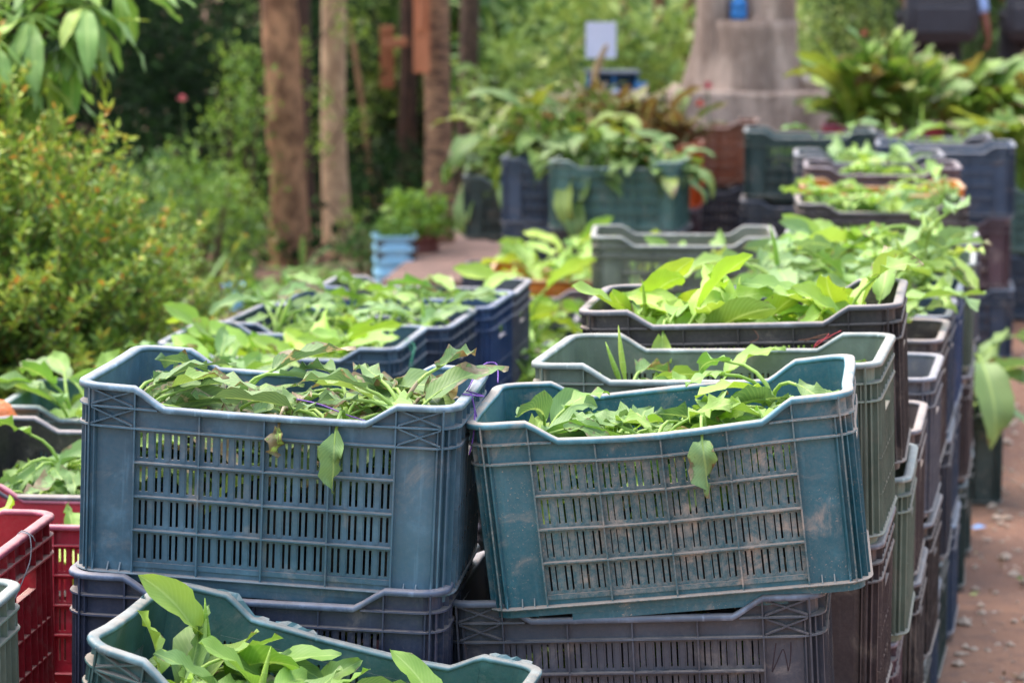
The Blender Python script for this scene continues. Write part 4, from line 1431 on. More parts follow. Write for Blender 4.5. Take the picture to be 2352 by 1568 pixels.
# shaded undergrowth over the thicket floor
n_ = 15000
P = np.stack([rng.uniform(-5.5, 0.4, n_), rng.uniform(14.2, 21.5, n_), np.abs(rng.normal(0, 0.11, n_)) + 0.06], axis=1)
P = P[~((P[:, 0] > -0.75 + 0.1 * (P[:, 1] - 12.6)) & (P[:, 1] < 19.5))]
me = leaf_cloud(P, rng.normal(size=P.shape) + np.array([0, 0, 0.7]), 0.07 * (0.5 + rng.random(len(P))), 0.45, rng.random(len(P)))
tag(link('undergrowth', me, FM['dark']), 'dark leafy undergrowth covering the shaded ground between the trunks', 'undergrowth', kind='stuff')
n_ = 700
P = np.stack([rng.uniform(0.9, 3.2, n_), rng.uniform(5.8, 12.5, n_), np.zeros(n_)], axis=1)
P[:, 0] += 0.22 * (P[:, 1] - 6)
P[:, 2] = [ground_z(a_, b_) + 0.014 for a_, b_, c_ in P]
me = leaf_cloud(P, rng.normal(size=P.shape) * np.array([1, 1, 0.12]), 0.022 * (0.4 + rng.random(len(P))), 0.5, rng.random(len(P)))
LITTER = foliage_material('litter', [(0, lin(96, 70, 52)), (0.5, lin(140, 112, 80)), (0.8, lin(176, 160, 120)), (1, lin(120, 140, 80))], 0.8, 0.0)
tag(link('leaf_litter', me, LITTER), 'dry crumbs of leaf scattered over the bare path', 'litter', kind='stuff')
for (x, y, rx, rz, sh, fm, nc) in (
        (-1.50, 13.2, 0.26, 0.36, 'bright young bush with small yellow-green leaves left of the thick trunk', 'fresh', 60),
        (-1.45, 14.3, 0.20, 0.66, 'slim climbing shrub with yellow-green leaves touching the thick trunk', 'fresh', 60),
        (-1.55, 13.6, 0.35, 0.30, 'low green bush at the foot of the thick trunk', 'mid', 70),
        (-0.72, 16.4, 0.30, 0.28, 'small dark-green bush in the gap between the trunks', 'dark', 70),
        (-0.22, 16.6, 0.45, 0.30, 'low shaded bush at the foot of the slender far trunk', 'dark', 80),
        (-1.85, 12.6, 0.40, 0.40, 'low green bush between the flowering shrub and the trees', 'mid', 90)):
    bush('small_bush', sh, 'bush', x, y, 0.07, (rx, rx, rz), nc, 22, 0.035, 0.5, fm, None, spread=0.05, shell=0.4)

# ------------------------------------------------------------------ tree trunks
def trunk_tree(label, x, y, r, lean, mat, h=4.2, knots=(), seed=0, crown=True, dark=False):
    z = ground_z(x, y) - 0.05
    o = thing('tree', label, 'tree', Matrix.Translation((x, y, z)))
    m = MB()
    n, nz = 14, 40
    vs, fs = [], []
    for j in range(nz):
        t = j / (nz - 1)
        zz = h * t
        cx = lean[0] * zz + lean[2] * math.sin(zz * 2.2 + seed)
        cy = lean[1] * zz
        rr = r * (1 - 0.25 * t) * (1 + 0.35 * math.exp(-zz * 7))
        for kz, ks in knots:
            rr *= 1 + ks * math.exp(-((zz - kz) / 0.07) ** 2)
        for k_ in range(n):
            q = 6.2832 * k_ / n
            f = 1 + 0.10 * mnoise.noise(Vector((math.cos(q) * 1.3, math.sin(q) * 1.3, zz * 1.6 + seed * 7))) + 0.05 * mnoise.noise(Vector((math.cos(q) * 5, math.sin(q) * 5, zz * 6 + seed)))
            vs.append((cx + rr * f * math.cos(q), cy + rr * f * math.sin(q), zz))
    for j in range(nz - 1):
        for k_ in range(n):
            fs.append((j * n + k_, j * n + (k_ + 1) % n, (j + 1) * n + (k_ + 1) % n, (j + 1) * n + k_))
    m.add(vs, fs)
    link('trunk', m.mesh('trunk', smooth=True), mat, o)
    if crown:  # crown out of view, leaf density shaped to shade the thicket
        P, out, ct = clump_points((lean[0] * h, lean[1] * h, h + 0.3), (2.0, 1.9, 0.8), 170, 22, 0.18)
        me = leaf_cloud(P, out + rng.normal(size=P.shape), 0.10 * (0.6 + 0.8 * rng.random(len(P))), 0.45, np.clip(ct * .6 + rng.random(len(P)) * .4, 0, 1))
        link('crown', me, FM['mid'], o)
    return o


trunk_tree('tree with a thick rough brown trunk and a knot', -1.215, 14.6, 0.105, (-0.018, 0, 0.012), BARK, knots=((0.75, 0.10), (1.25, 0.05)), seed=1)
trunk_tree('tree with a smooth pale trunk bending at its foot', -0.955, 15.1, 0.075, (-0.03, 0, 0.022), BARK2, seed=3.6)
trunk_tree('dark thin trunk half hidden behind the thick brown trunk', -1.25, 16.2, 0.06, (0.0, 0, 0.01), simple('bark_deep_brown', (84, 60, 50), 0.9), seed=9, crown=False)  # thin trunk in one darker brown bark colour
trunk_tree('dark trunk with the short plank nailed across it', -0.70, 18.2, 0.068, (0.0, 0, 0.012), simple('bark_dark', (98, 66, 52), 0.9, 0.4, 8, 0.8, 0.02, (60, 42, 34), (3, 3, 1)), seed=5, crown=False)
trunk_tree('ringed brown trunk carrying the long orange-brown plank', -0.395, 14.4, 0.078, (-0.004, 0, 0.008), simple('bark_ringed', (184, 138, 104), 0.9, 0.35, 8, 0.8, 0.02, (92, 66, 54), (1.5, 1.5, 5)), seed=7)
trunk_tree('slender far trunk furthest from the thick brown one', -0.30, 17.6, 0.068, (0.012, 0, 0.012), simple('bark_grey', (116, 88, 72), 0.9, 0.4, 9, 0.8, 0.02, (76, 56, 48), (2, 2, 3)), seed=11)
trunk_tree('thin leaning stem in the shade between the trunks', -0.93, 17.8, 0.022, (-0.10, 0, 0.02), BARK, h=1.3, seed=13, crown=False)

# vine leaves on the pale trunk
o = thing('climbing_vine', 'yellow-green climber with small leaves scrambling up the pale trunk', 'vine', Matrix.Translation((-1.0, 14.9, 0.05)))
m = MB()
vp = [(0.10 * math.sin(i * 1.3) + (-0.03) * i * 0.1, -0.09 + 0.02 * math.cos(i * 1.3), 0.13 * i) for i in range(18)]
m.tube(vp, 0.005, 5)
link('branch', m.mesh('branch'), TWIG, o)
P, D_, Tn = [], [], []
for i in range(620):
    a = random.choice((2, 5, 6, 7, 9, 10, 12, 13, 14, 16))
    c = vp[a]
    sgn = -1 if a % 2 else 1
    P.append((c[0] + sgn * abs(random.gauss(0, 0.09)), c[1] - 0.02 + random.gauss(0, 0.06), c[2] + random.gauss(0, 0.055)))
    D_.append((random.gauss(0, 1), random.gauss(-.4, .6), random.gauss(0.1, .5)))
    Tn.append(random.uniform(0.4, 1))
link('foliage', leaf_cloud(np.array(P), np.array(D_), np.full(len(P), 0.034), 0.5, np.array(Tn)), FM['fresh'], o)

# planks fixed to the trunks
WOOD = simple('orange_wood', (196, 122, 84), 0.7, 0.25, 5, 0.4, 0.006, (164, 96, 62), (8, 8, 1))
def plank(label, x, y, z, sx, sy, sz, rot=0):
    o = thing('wooden_plank', label, 'plank', T(x, y, z, 0, 0, rot))
    m = MB()
    b = 0.003
    for (dx, dz) in ((0, 0),):
        m.box(-sx / 2, sx / 2, -sy / 2, sy / 2, -sz / 2, sz / 2)
    me = m.mesh('board')
    ob = link('board', me, WOOD, o)
    bv = ob.modifiers.new('bevel', 'BEVEL')
    bv.width = 0.004
    bv.segments = 1
    for zz in (sz * 0.3, -sz * 0.3):
        m = MB()
        m.tube([(0, -sy / 2 - 0.003, zz), (0, -sy / 2 + 0.01, zz)], 0.006, 6)
        link('nail', m.mesh('nail'), simple('nail_steel', (90, 84, 80), 0.5) if 'nail' not in MATS else MATS['nail'], o)
    return o


plank('long upright orange-brown plank between the two near trunks', -0.475, 14.25, 1.62, 0.085, 0.03, 1.0)
plank('thin split plank leaning over the long upright one', -0.455, 14.20, 1.72, 0.030, 0.02, 0.75, 4)
plank('short upright plank with a broken top behind the dark trunk', -0.845, 18.35, 1.06, 0.095, 0.03, 0.42)
plank('small crosspiece fixed slanting on the dark trunk', -0.775, 18.05, 1.16, 0.17, 0.03, 0.06, -12)

# ------------------------------------------------------------------ pots, tins and small plants by the path
TIN = simple('tin_blue', (142, 200, 234), 0.55, 0.2, 9, 0.2, 0.004, (168, 212, 236))
def tin(label, x, y, w, h, yaw, group=None):
    g = ground_z(x, y)
    o = thing('tin_planter', label, 'planter', T(x, y, g, yaw))
    m = MB()
    r = w / 2
    zs = []
    prof = []
    nb = 18
    for i in range(nb + 1):
        t = i / nb
        off = 0.006 * math.cos(t * 2 * math.pi * 4)
        prof.append((t * h, off if 0.02 < t < 0.98 else 0.004))
    vs, fs = [], []
    nn = 28
    for z, off in prof:
        for k_ in range(nn):
            q = 6.2832 * k_ / nn
            p_ = 6
            cx, sx_ = math.cos(q), math.sin(q)
            rr = (r + off) / (abs(cx) ** p_ + abs(sx_) ** p_) ** (1 / p_)
            vs.append((rr * cx, rr * sx_, z))
    for j in range(nb):
        for k_ in range(nn):
            fs.append((j * nn + k_, j * nn + (k_ + 1) % nn, (j + 1) * nn + (k_ + 1) % nn, (j + 1) * nn + k_))
    m.add(vs, fs)
    link('body', m.mesh('tin_body', smooth=True), TIN, o)
    m = MB()
    m.box(-r * 0.95, r * 0.95, -r * 0.95, r * 0.95, h * 0.5, h * 0.92)
    link('soil', m.mesh('soil'), simple('dark_soil', (70, 54, 46), 1.0), o)
    m = MB()
    pa = []
    for k_ in range(nn):
        q = 6.2832 * k_ / nn
        rr = (r + 0.006) / (abs(math.cos(q)) ** 6 + abs(math.sin(q)) ** 6) ** (1 / 6)
        pa.append((Vector((rr * math.cos(q), rr * math.sin(q), h)), Vector((math.cos(q), math.sin(q), 0)), Vector((0, 0, 1))))
    m.sweep(pa, [(-.004, -.004), (-.004, .004), (.003, .004), (.003, -.004)], True)
    link('rim', m.mesh('tin_rim', smooth=True), TIN, o)
    return o


tin('tall ribbed light blue tin standing near the clay pot', -0.595, 13.6, 0.205, 0.25, 8)
tin('low light blue tin at the far side of the ringed trunk', -0.235, 14.6, 0.135, 0.10, 20)
tin('light blue tin showing between the strap leaves and the royal blue crate', -1.31, 12.6, 0.085, 0.12, 12)
g = ground_z(-0.46, 14.0)
o = thing('clay_pot', 'round red-brown clay pot tucked behind the tall blue tin', 'pot', T(-0.475, 13.95, g))
m = MB()
prof = [(0.06, 0), (0.085, 0.06), (0.10, 0.13), (0.095, 0.17), (0.09, 0.19), (0.10, 0.195), (0.10, 0.215), (0.085, 0.215), (0.08, 0.17)]
vs, fs = [], []
for r_, z_ in prof:
    for k_ in range(20):
        vs.append((r_ * math.cos(k_ * .31416), r_ * math.sin(k_ * .31416), z_))
for j in range(len(prof) - 1):
    for k_ in range(20):
        fs.append((j * 20 + k_, j * 20 + (k_ + 1) % 20, (j + 1) * 20 + (k_ + 1) % 20, (j + 1) * 20 + k_))
fs.append(tuple(range((len(prof) - 1) * 20, len(prof) * 20)))
m.add(vs, fs)
link('body', m.mesh('pot_body', smooth=True), simple('clay', (132, 76, 66), 0.85, 0.3, 10), o)
bush('potted_geranium', 'bushy potted plant with round light leaves above the clay pot', 'plant', -0.50, 13.95, g + 0.19, (0.17, 0.15, 0.12), 42, 9, 0.045, 0.9, 'fresh', None, 3, 0.03, shell=0.3)
bush('feathery_plant', 'feathery green plant just beside the tall blue tin', 'plant', -0.74, 13.9, g + 0.0, (0.14, 0.12, 0.15), 50, 16, 0.03, 0.3, 'mid', None, 3, 0.03, shell=0.3)
bush('seedling_cluster', 'small bright plant growing from the tall blue tin', 'plant', -0.59, 13.6, g + 0.22, (0.10, 0.08, 0.05), 18, 8, 0.04, 0.8, 'fresh', None, 2, 0.02, shell=0.3)

BROAD = [leaf_mesh(0.16, 0.05, R(70), R(50), 0.01, 0.3, 0.1 * i, 0.002, 0, seed=i + 300) for i in range(3)]
STRAP = [leaf_mesh(0.34, 0.05, R(78), R(28 + 18 * i), 0.01, 0.5, 0.15 * i, 0.002, 0, seed=i + 320) for i in range(3)]
ROUND = [leaf_mesh(0.10, 0.09, R(60), R(80), 0.08, 0.25, 0.1 * i, 0.004, 0, seed=i + 340) for i in range(3)]
def rosette(name, label, x, y, z, variants, n, s, cols, tilt=(0, 40)):
    o = thing(name, label, 'plant', Matrix.Translation((x, y, z)))
    for k_ in range(n):
        lf = link('leaf', random.choice(variants), None, o, T(random.uniform(-.02, .02) * n / 8, random.uniform(-.02, .02) * n / 8, 0.0, k_ * 137.5, 0, random.uniform(*tilt), s * random.uniform(0.7, 1.15)))
        lf.color = (*random.choice(cols)[:3], 0.05)
    return o


CG = [lin(120, 164, 74), lin(140, 182, 84), lin(104, 148, 66)]
CS = [lin(104, 140, 82), lin(84, 122, 70), lin(120, 152, 92)]
gz = ground_z(-1.4, 11.5)
rosette('strap_leaved_plant', 'grey-green plant with upright sword leaves by the shrub', -1.36, 11.3, gz, STRAP, 12, 1.15, CS, (-10, 30))
for i, (x, y, s, lab) in enumerate(((-1.20, 12.6, 1.0, 'pale narrow-leaved plant nearest the sword-leaved one'), (-1.05, 12.9, 1.1, 'pale narrow-leaved plant below the thick trunk'),
                                    (-0.93, 12.5, 0.9, 'pale narrow-leaved plant just behind the row of blue crates'), (-1.3, 13.2, 1.0, 'pale narrow-leaved plant half behind its paler neighbours'))):
    rosette('narrow_leaved_plant', lab, x, y, gz, BROAD, 26, s, CG, (-25, 55))
rosette('round_leaved_plant', 'round leaved plant at the foot of the pale trunk', -0.98, 13.6, gz, ROUND, 14, 1.2, CG, (-10, 40))
rosette('round_leaved_plant', 'round leaved plant between the thick and the pale trunk', -1.10, 13.8, gz, ROUND, 12, 1.0, CG, (-10, 40))
rosette('round_leaved_plant', 'low round leaved plant in front of the tall blue tin', -0.80, 13.2, gz, ROUND, 10, 0.8, CG, (-10, 40))
rosette('long_leaf_plant', 'plant with one long arching blade before the thick trunk', -1.10, 14.2, gz, STRAP, 5, 0.9, CS, (-10, 50))
# flat stone slab path beyond the left row
m = MB()
nseg = 8
vs, fs = [], []
for i in range(nseg + 1):
    t = i / nseg
    y = 12.6 + 6.5 * t
    xl, xr = -0.62 + 0.62 * t, 0.05 + 0.35 * t
    for (xx, zz) in ((xl, 0.0), (xl, 0.13), (xr, 0.14), (xr, 0.0)):
        vs.append((xx + 0.01 * math.sin(i * 3.1), y, ground_z(xx, y) + zz))
for i in range(nseg):
    for k_ in range(3):
        fs.append((i * 4 + k_, i * 4 + k_ + 1, i * 4 + k_ + 5, i * 4 + k_ + 4))
fs += [(0, 1, 2, 3)[::-1], tuple(nseg * 4 + q for q in range(4))]
m.add(vs, fs)
o = link('path', m.mesh('path'), simple('trodden_path', (150, 118, 104), 0.95, 0.25, 5, 0.6, 0.02, (122, 96, 86)))
tag(o, 'raised earth path leading back between the tins and the crates', None, kind='structure')

# ------------------------------------------------------------------ background on the bright side
for (x, y, z, rad, nc, per, lf, asp, fm, lab, dr) in (
        (0.55, 16.5, 0.1, (0.8, 0.7, 0.75), 120, 18, 0.12, 0.38, 'light', 'pale yellow-green bush behind the paper sign', .2),
        (0.10, 18.6, 0.1, (0.50, 0.5, 0.86), 120, 16, 0.12, 0.45, 'mid', 'glossy leafed bush beside the slender far trunk', .2),
        (1.05, 17.5, 0.1, (0.6, 0.6, 0.78), 160, 18, 0.08, 0.25, 'mid', 'narrow leafed bush close to the concrete stump', .1),
        (1.55, 18.5, 0.1, (1.2, 0.6, 0.85), 220, 18, 0.08, 0.35, 'light', 'bleached yellowish bush seen past the stump', .2),
        (2.05, 16.4, 0.3, (0.45, 0.4, 0.70), 160, 20, 0.05, 0.3, 'light', 'pale bush with pinkish flowers beside the stump', .2),
        (0.2, 20.5, 0.0, (2.2, 0.8, 1.1), 230, 22, 0.15, 0.4, 'light', 'broad pale hedge across the back of the yard', .2),
        (3.2, 22.0, 0.0, (2.2, 0.8, 1.2), 380, 20, 0.10, 0.35, 'mid', 'broad green hedge behind the two people', .2)):
    bush('garden_bush', lab, 'bush', x, y, z, rad, nc, per, lf, asp, fm, 'bushes at the back of the yard', spread=0.09, droop=dr, shell=0.35)
for i, (x, y, w, lab) in enumerate(((2.22, 16.4, 0.30, 'narrow dark conifer first to the side of the pale bush'), (2.70, 16.8, 0.32, 'dark conifer directly behind the person with the big bag'),
                                    (3.22, 16.6, 0.32, 'dark conifer between the two people'), (3.75, 17.0, 0.35, 'dark conifer behind the second bag'))):
    bush('conifer', lab, 'conifer', x, y, 0.35, (w, w, 0.95), 330, 30, 0.045, 0.16, 'conifer', 'row of dark conifers', 2, 0.05, -0.6, 0.55)
for i, (x, y, lab) in enumerate(((0.80, 17.0, 'brown stem nearest the paper sign'), (0.93, 17.2, 'leaning brown stem before the narrow leafed bush'), (1.0, 16.8, 'thin brown stem close to the stump'))):
    o = thing('shrub_stem', lab, 'stem', Matrix.Translation((x, y, 0.05)))
    m = MB()
    m.tube([(0, 0, 0), (0.03 * (i - 1), 0, 0.7), (0.09 * (i - 1), 0.02, 1.4), (0.14 * (i - 1), 0, 2.0)], [0.05, 0.042, 0.034, 0.02], 8)
    link('trunk', m.mesh('trunk', smooth=True), BARK, o)

# concrete stump-shaped pillar with its ledge
CONC = simple('rough_concrete', (208, 180, 162), 0.92, 0.2, 5, 0.9, 0.03, (146, 122, 108), (1.4, 1.4, 0.35))
PX, PY = 1.13, 13.25
g = ground_z(1.1, 13)
o = thing('concrete_stump', 'weathered concrete stump with a forked top and a dark hollow', 'pillar', Matrix.Translation((PX, PY, g)))
def lump(path, radfun, n=28, seed=0):
    m = MB()
    vs, fs = [], []
    for j, (cx, cy, z) in enumerate(path):
        for k_ in range(n):
            q = 6.2832 * k_ / n
            rx, ry = radfun(z)
            f = 1 + 0.20 * mnoise.noise(Vector((math.cos(q) * 1.4 + seed, math.sin(q) * 1.4, z * 1.3))) + 0.05 * mnoise.noise(Vector((math.cos(q) * 6 + seed, math.sin(q) * 6, z * 2.5)))
            if math.cos(q) > 0.2:
                f += 0.05 * math.sin(q * 9 + seed)
            vs.append((cx + rx * f * math.cos(q), cy + ry * f * math.sin(q), z))
    for j in range(len(path) - 1):
        for k_ in range(n):
            fs.append((j * n + k_, j * n + (k_ + 1) % n, (j + 1) * n + (k_ + 1) % n, (j + 1) * n + k_))
    fs.append(tuple((len(path) - 1) * n + k_ for k_ in range(n)))
    m.add(vs, fs)
    return m


m = lump([(0, 0, z) for z in np.linspace(0, 1.26, 26)], lambda z: (0.25 + 0.055 * sstep(0.0, 1.0, (1.2 - z) / 0.35), 0.24))
link('body', m.mesh('stump_body', smooth=True), CONC, o)
for s_, off, rr, dx in ((-1, -0.145, 0.085, -0.03), (1, 0.115, 0.125, 0.05)):
    m = lump([(off + dx * (z - 1.1), 0.0, z) for z in np.linspace(1.0, 2.3, 20)], lambda z, rr=rr: (rr, 0.15), seed=5 + s_)
    link('limb', m.mesh('stump_limb', smooth=True), CONC, o)
m = MB()
m.box(-0.36, 0.58, -0.30, 0.30, 0.0, 0.925, 12)
lo = link('ledge', m.mesh('ledge', warp=lambda x, y, z: (x, y + 0.02 * mnoise.noise(Vector((x * 3, z * 3, 1))), z + 0.01 * mnoise.noise(Vector((x * 4, y * 4, 2))))), CONC, o)
bv = lo.modifiers.new('bevel', 'BEVEL')
bv.width = 0.02
bv.segments = 2
o = thing('blue_bottle', 'blue plastic bottle wedged in the fork of the concrete stump', 'bottle', T(PX - 0.035, PY - 0.12, g + 1.262, 0, 0, 0, 0.8))
m = MB()
prof = [(0.045, 0), (0.052, 0.01), (0.052, 0.06), (0.048, 0.066), (0.052, 0.072), (0.052, 0.10), (0.03, 0.13), (0.014, 0.145), (0.014, 0.165)]
vs, fs = [], []
for r_, z_ in prof:
    for k_ in range(16):
        vs.append((r_ * math.cos(k_ * .3927), r_ * math.sin(k_ * .3927), z_))
for j in range(len(prof) - 1):
    for k_ in range(16):
        fs.append((j * 16 + k_, j * 16 + (k_ + 1) % 16, (j + 1) * 16 + (k_ + 1) % 16, (j + 1) * 16 + k_))
fs.append(tuple(range(16))[::-1])
m.add(vs, fs)
link('body', m.mesh('bottle_body', smooth=True), simple('blue_plastic', (40, 120, 190), 0.35), o)
m = MB()
m.tube([(0, 0, 0.16), (0, 0, 0.18)], 0.017, 10)
link('cap', m.mesh('bottle_cap'), simple('white_cap', (210, 214, 220), 0.4), o)
# pale stone resting on the ledge
o = thing('stone', 'pale rounded stone resting on the concrete ledge', 'stone', T(PX + 0.36, PY - 0.10, g + 0.925))
m = MB()
vs, fs = [], []
for j in range(9):
    for k_ in range(16):
        th_, q = math.pi * j / 8, 6.2832 * k_ / 16
        n_ = Vector((math.sin(th_) * math.cos(q), math.sin(th_) * math.sin(q), math.cos(th_)))
        f = 1 + 0.15 * mnoise.noise(n_ * 1.7)
        vs.append((0.10 * f * n_.x * (1 if n_.z < 0.3 else 0.8), 0.08 * f * n_.y, 0.05 + 0.055 * f * max(-0.9, n_.z)))
for j in range(8):
    for k_ in range(16):
        fs.append((j * 16 + k_, (j + 1) * 16 + k_, (j + 1) * 16 + (k_ + 1) % 16, j * 16 + (k_ + 1) % 16))
m.add(vs, fs)
link('body', m.mesh('stone', smooth=True), simple('pale_stone', (214, 196, 182), 0.8, 0.15), o)
o.name = 'stone'

# small garden table with the blue crate and the paper sign on its stake
tx, ty = 0.50, 14.1
g = ground_z(tx, ty)
o = thing('garden_table', 'plain wooden garden table holding the blue box', 'table', T(tx, ty, g))
m = MB()
m.box(-0.28, 0.28, -0.2, 0.2, 0.90, 0.925)
link('tabletop', m.mesh('tabletop'), simple('grey_wood', (130, 118, 104), 0.85, 0.3, 6), o)
for sx_ in (-1, 1):
    for sy_ in (-1, 1):
        m = MB()
        m.box(sx_ * 0.24 - 0.018, sx_ * 0.24 + 0.018, sy_ * 0.16 - 0.018, sy_ * 0.16 + 0.018, 0, 0.898)
        link('leg', m.mesh('leg'), simple('grey_wood_leg', (130, 118, 104), 0.85) if False else MATS.setdefault('leg', simple('grey_wood_leg', (130, 118, 104), 0.85)), o)
o = thing('blue_box', 'open-fronted blue plastic box with a grey lid on the garden table', 'box', T(tx + 0.02, ty - 0.03, g + 0.927, 4))
BLU = simple('blue_box_plastic', (46, 116, 176), 0.4)
m = MB()
m.box(-0.125, 0.125, 0.085, 0.09, 0, 0.12)
m.box(-0.125, -0.12, -0.09, 0.084, 0, 0.12)
m.box(0.12, 0.125, -0.09, 0.084, 0, 0.12)
m.box(-0.119, 0.119, -0.09, 0.084, 0, 0.005)
m.box(-0.119, 0.119, -0.09, -0.085, 0.006, 0.045)
m.box(-0.006, 0.006, -0.09, -0.085, 0.046, 0.12)
link('body', m.mesh('box_body'), BLU, o)
m = MB()
m.box(-0.135, 0.135, -0.10, 0.10, 0.121, 0.135)
link('lid', m.mesh('box_lid'), simple('grey_lid', (120, 124, 134), 0.5), o)
for i, (dx, w, lab) in enumerate(((0.03, 0.07, 'crumpled white cloth lying in the blue box'), (-0.09, 0.05, 'folded lilac cloth at the corner of the blue box'))):
    oo = thing('cloth', lab, 'cloth', T(tx + 0.02 + dx, ty - 0.10, g + 0.935))
    m = MB()
    vs, fs = [], []
    for j in range(7):
        for k_ in range(7):
            u_, v_ = j / 6 - .5, k_ / 6 - .5
            vs.append((u_ * w * 1.6, v_ * w, 0.035 + 0.02 * mnoise.noise(Vector((u_ * 5 + i, v_ * 5, 2))) - 0.06 * (u_ * u_ + v_ * v_)))
    for j in range(6):
        for k_ in range(6):
            fs.append((j * 7 + k_, (j + 1) * 7 + k_, (j + 1) * 7 + k_ + 1, j * 7 + k_ + 1))
    m.add(vs, fs)
    link('fold', m.mesh('cloth', smooth=True), simple('cloth_%d' % i, ((224, 226, 232), (150, 150, 200))[i], 0.9), oo)
oo = thing('blue_cup', 'bright blue plastic cup hanging at the corner of the blue box', 'cup', T(tx + 0.165, ty - 0.14, g + 0.927))
m = MB()
vs, fs = [], []
pf = [(0.024, 0), (0.033, 0.08), (0.030, 0.08), (0.021, 0.005)]
for r_, z_ in pf:
    for k_ in range(14):
        vs.append((r_ * math.cos(k_ * .4488), r_ * math.sin(k_ * .4488), z_))
for j in range(3):
    for k_ in range(14):
        fs.append((j * 14 + k_, j * 14 + (k_ + 1) % 14, (j + 1) * 14 + (k_ + 1) % 14, (j + 1) * 14 + k_))
fs.append(tuple(range(14))[::-1])
m.add(vs, fs)
link('body', m.mesh('cup_body', smooth=True), BLU, oo)
o = thing('paper_sign', 'square white paper sign on a stake above the blue box', 'sign', T(0.47, 14.35, g))
m = MB()
m.box(-0.080, 0.080, -0.003, 0.0, 1.115, 1.305)
link('sheet', m.mesh('sheet'), simple('white_paper', (216, 216, 236), 0.8, 0.03), o)
m = MB()
m.box(-0.012, 0.012, 0.001, 0.02, 0, 1.29)
link('stake', m.mesh('stake'), simple('stake_wood', (150, 130, 100), 0.9), o)
o = thing('black_pot', 'black plastic pot hung above the paper sign', 'pot', T(0.43, 15.6, 1.47 + 0.05))
m = MB()
m.add([( .07 * math.cos(k_ * .5236), .07 * math.sin(k_ * .5236), 0) for k_ in range(12)] + [(.10 * math.cos(k_ * .5236), .10 * math.sin(k_ * .5236), 0.16) for k_ in range(12)],
      [(k_, (k_ + 1) % 12, 12 + (k_ + 1) % 12, 12 + k_) for k_ in range(12)] + [tuple(range(12))[::-1]])
link('body', m.mesh('pot'), simple('black_pot', (28, 28, 30), 0.5), o)
m = MB()
m.tube([(0.09, 0, 0.15), (0.0, 0, 0.5), (-0.09, 0, 0.15)], 0.002, 4)
m.tube([(0.0, 0, 0.5), (0, 0, 1.2)], 0.002, 4)
link('hanger', m.mesh('hanger'), simple('hanger_wire', (60, 60, 60), 0.5), o)
# small flowers: red-pink heads among the browned plants
for i, (x, y, z, c, lab) in enumerate(((0.90, 12.45, 1.12, (214, 60, 96), 'pink flower head just before the concrete stump'), (0.86, 12.4, 1.04, (206, 70, 30), 'orange-red flower below the pink one by the stump'),
                                       (2.06, 15.9, 1.27, (190, 60, 80), 'dark pink flower in the pale bush'), (-1.62, 13.3, 1.02, (220, 120, 130), 'single small pink flower among the young bush leaves'))):
    o = thing('flower', lab, 'flower', Matrix.Translation((x, y, z)))
    m = MB()
    for k_ in range(7):
        q = k_ * 0.9
        m.add([(0, 0, 0), (0.022 * math.cos(q - .4), 0.022 * math.sin(q - .4), 0.012), (0.034 * math.cos(q), 0.034 * math.sin(q), 0.02), (0.022 * math.cos(q + .4), 0.022 * math.sin(q + .4), 0.012)], [(0, 1, 2, 3)])
        m.add([(0, 0, 0.01), (0.014 * math.cos(q), 0.014 * math.sin(q), 0.03), (0.004 * math.cos(q + .5), 0.004 * math.sin(q + .5), 0.036)], [(0, 1, 2)])
    link('petals', m.mesh('petals'), simple('petal_%d' % i, c, 0.6), o)
    m = MB()
    m.tube([(0, 0, 0), (0.01, 0.01, -0.15), (0, 0.02, -0.3)], 0.003, 5)
    link('stem', m.mesh('flower_stem'), FM['mid'] if False else simple('flower_stem', (90, 120, 60), 0.7), o)
# orange sack at the picture's edge, lying on the tipped crate's neighbour
o = thing('orange_sack', 'crumpled orange plastic sack poking up behind the charcoal crate', 'sack', T(-1.03, 5.18, 0.72))
m = MB()
vs, fs = [], []
for j in range(15):
    for k_ in range(24):
        th_, q = math.pi * j / 14, 6.2832 * k_ / 24
        n_ = Vector((math.sin(th_) * math.cos(q), math.sin(th_) * math.sin(q), math.cos(th_)))
        f = 1 + 0.25 * mnoise.noise(n_ * 1.6 + Vector((3, 1, 0))) + 0.10 * abs(mnoise.noise(n_ * 6))
        vs.append((0.085 * f * n_.x, 0.08 * f * n_.y, 0.05 + 0.085 * f * n_.z))
for j in range(14):
    for k_ in range(24):
        fs.append((j * 24 + k_, (j + 1) * 24 + k_, (j + 1) * 24 + (k_ + 1) % 24, j * 24 + (k_ + 1) % 24))
m.add(vs, fs)
link('body', m.mesh('sack', smooth=True), simple('orange_plastic', (240, 128, 66), 0.35, 0.2, 12, 0.8, 0.01), o)
o = thing('plastic_scrap', 'scrap of blue plastic lying on the bare earth', 'litter', T(1.34, 7.60, ground_z(1.34, 7.6) + 0.012, 20))
m = MB()
m.add([(-.02, -.012, 0), (.02, -.01, .004), (.022, .012, .0), (0, .004, .012), (-.018, .014, .002)], [(0, 1, 3), (1, 2, 3), (2, 4, 3), (4, 0, 3)])
link('body', m.mesh('scrap'), simple('scrap_blue', (120, 160, 214), 0.4), o)
o = thing('dirty_rock', 'lump of broken concrete between the middle crates', 'rock', T(0.62, 8.35, 0.60))
m = MB()
vs, fs = [], []
for j in range(7):
    for k_ in range(12):
        th_, q = math.pi * j / 6, 6.2832 * k_ / 12
        n_ = Vector((math.sin(th_) * math.cos(q), math.sin(th_) * math.sin(q), math.cos(th_)))
        f = 1 + 0.3 * mnoise.noise(n_ * 2 + Vector((7, 1, 0)))
        vs.append((0.10 * f * n_.x, 0.07 * f * n_.y, 0.05 * f * n_.z))
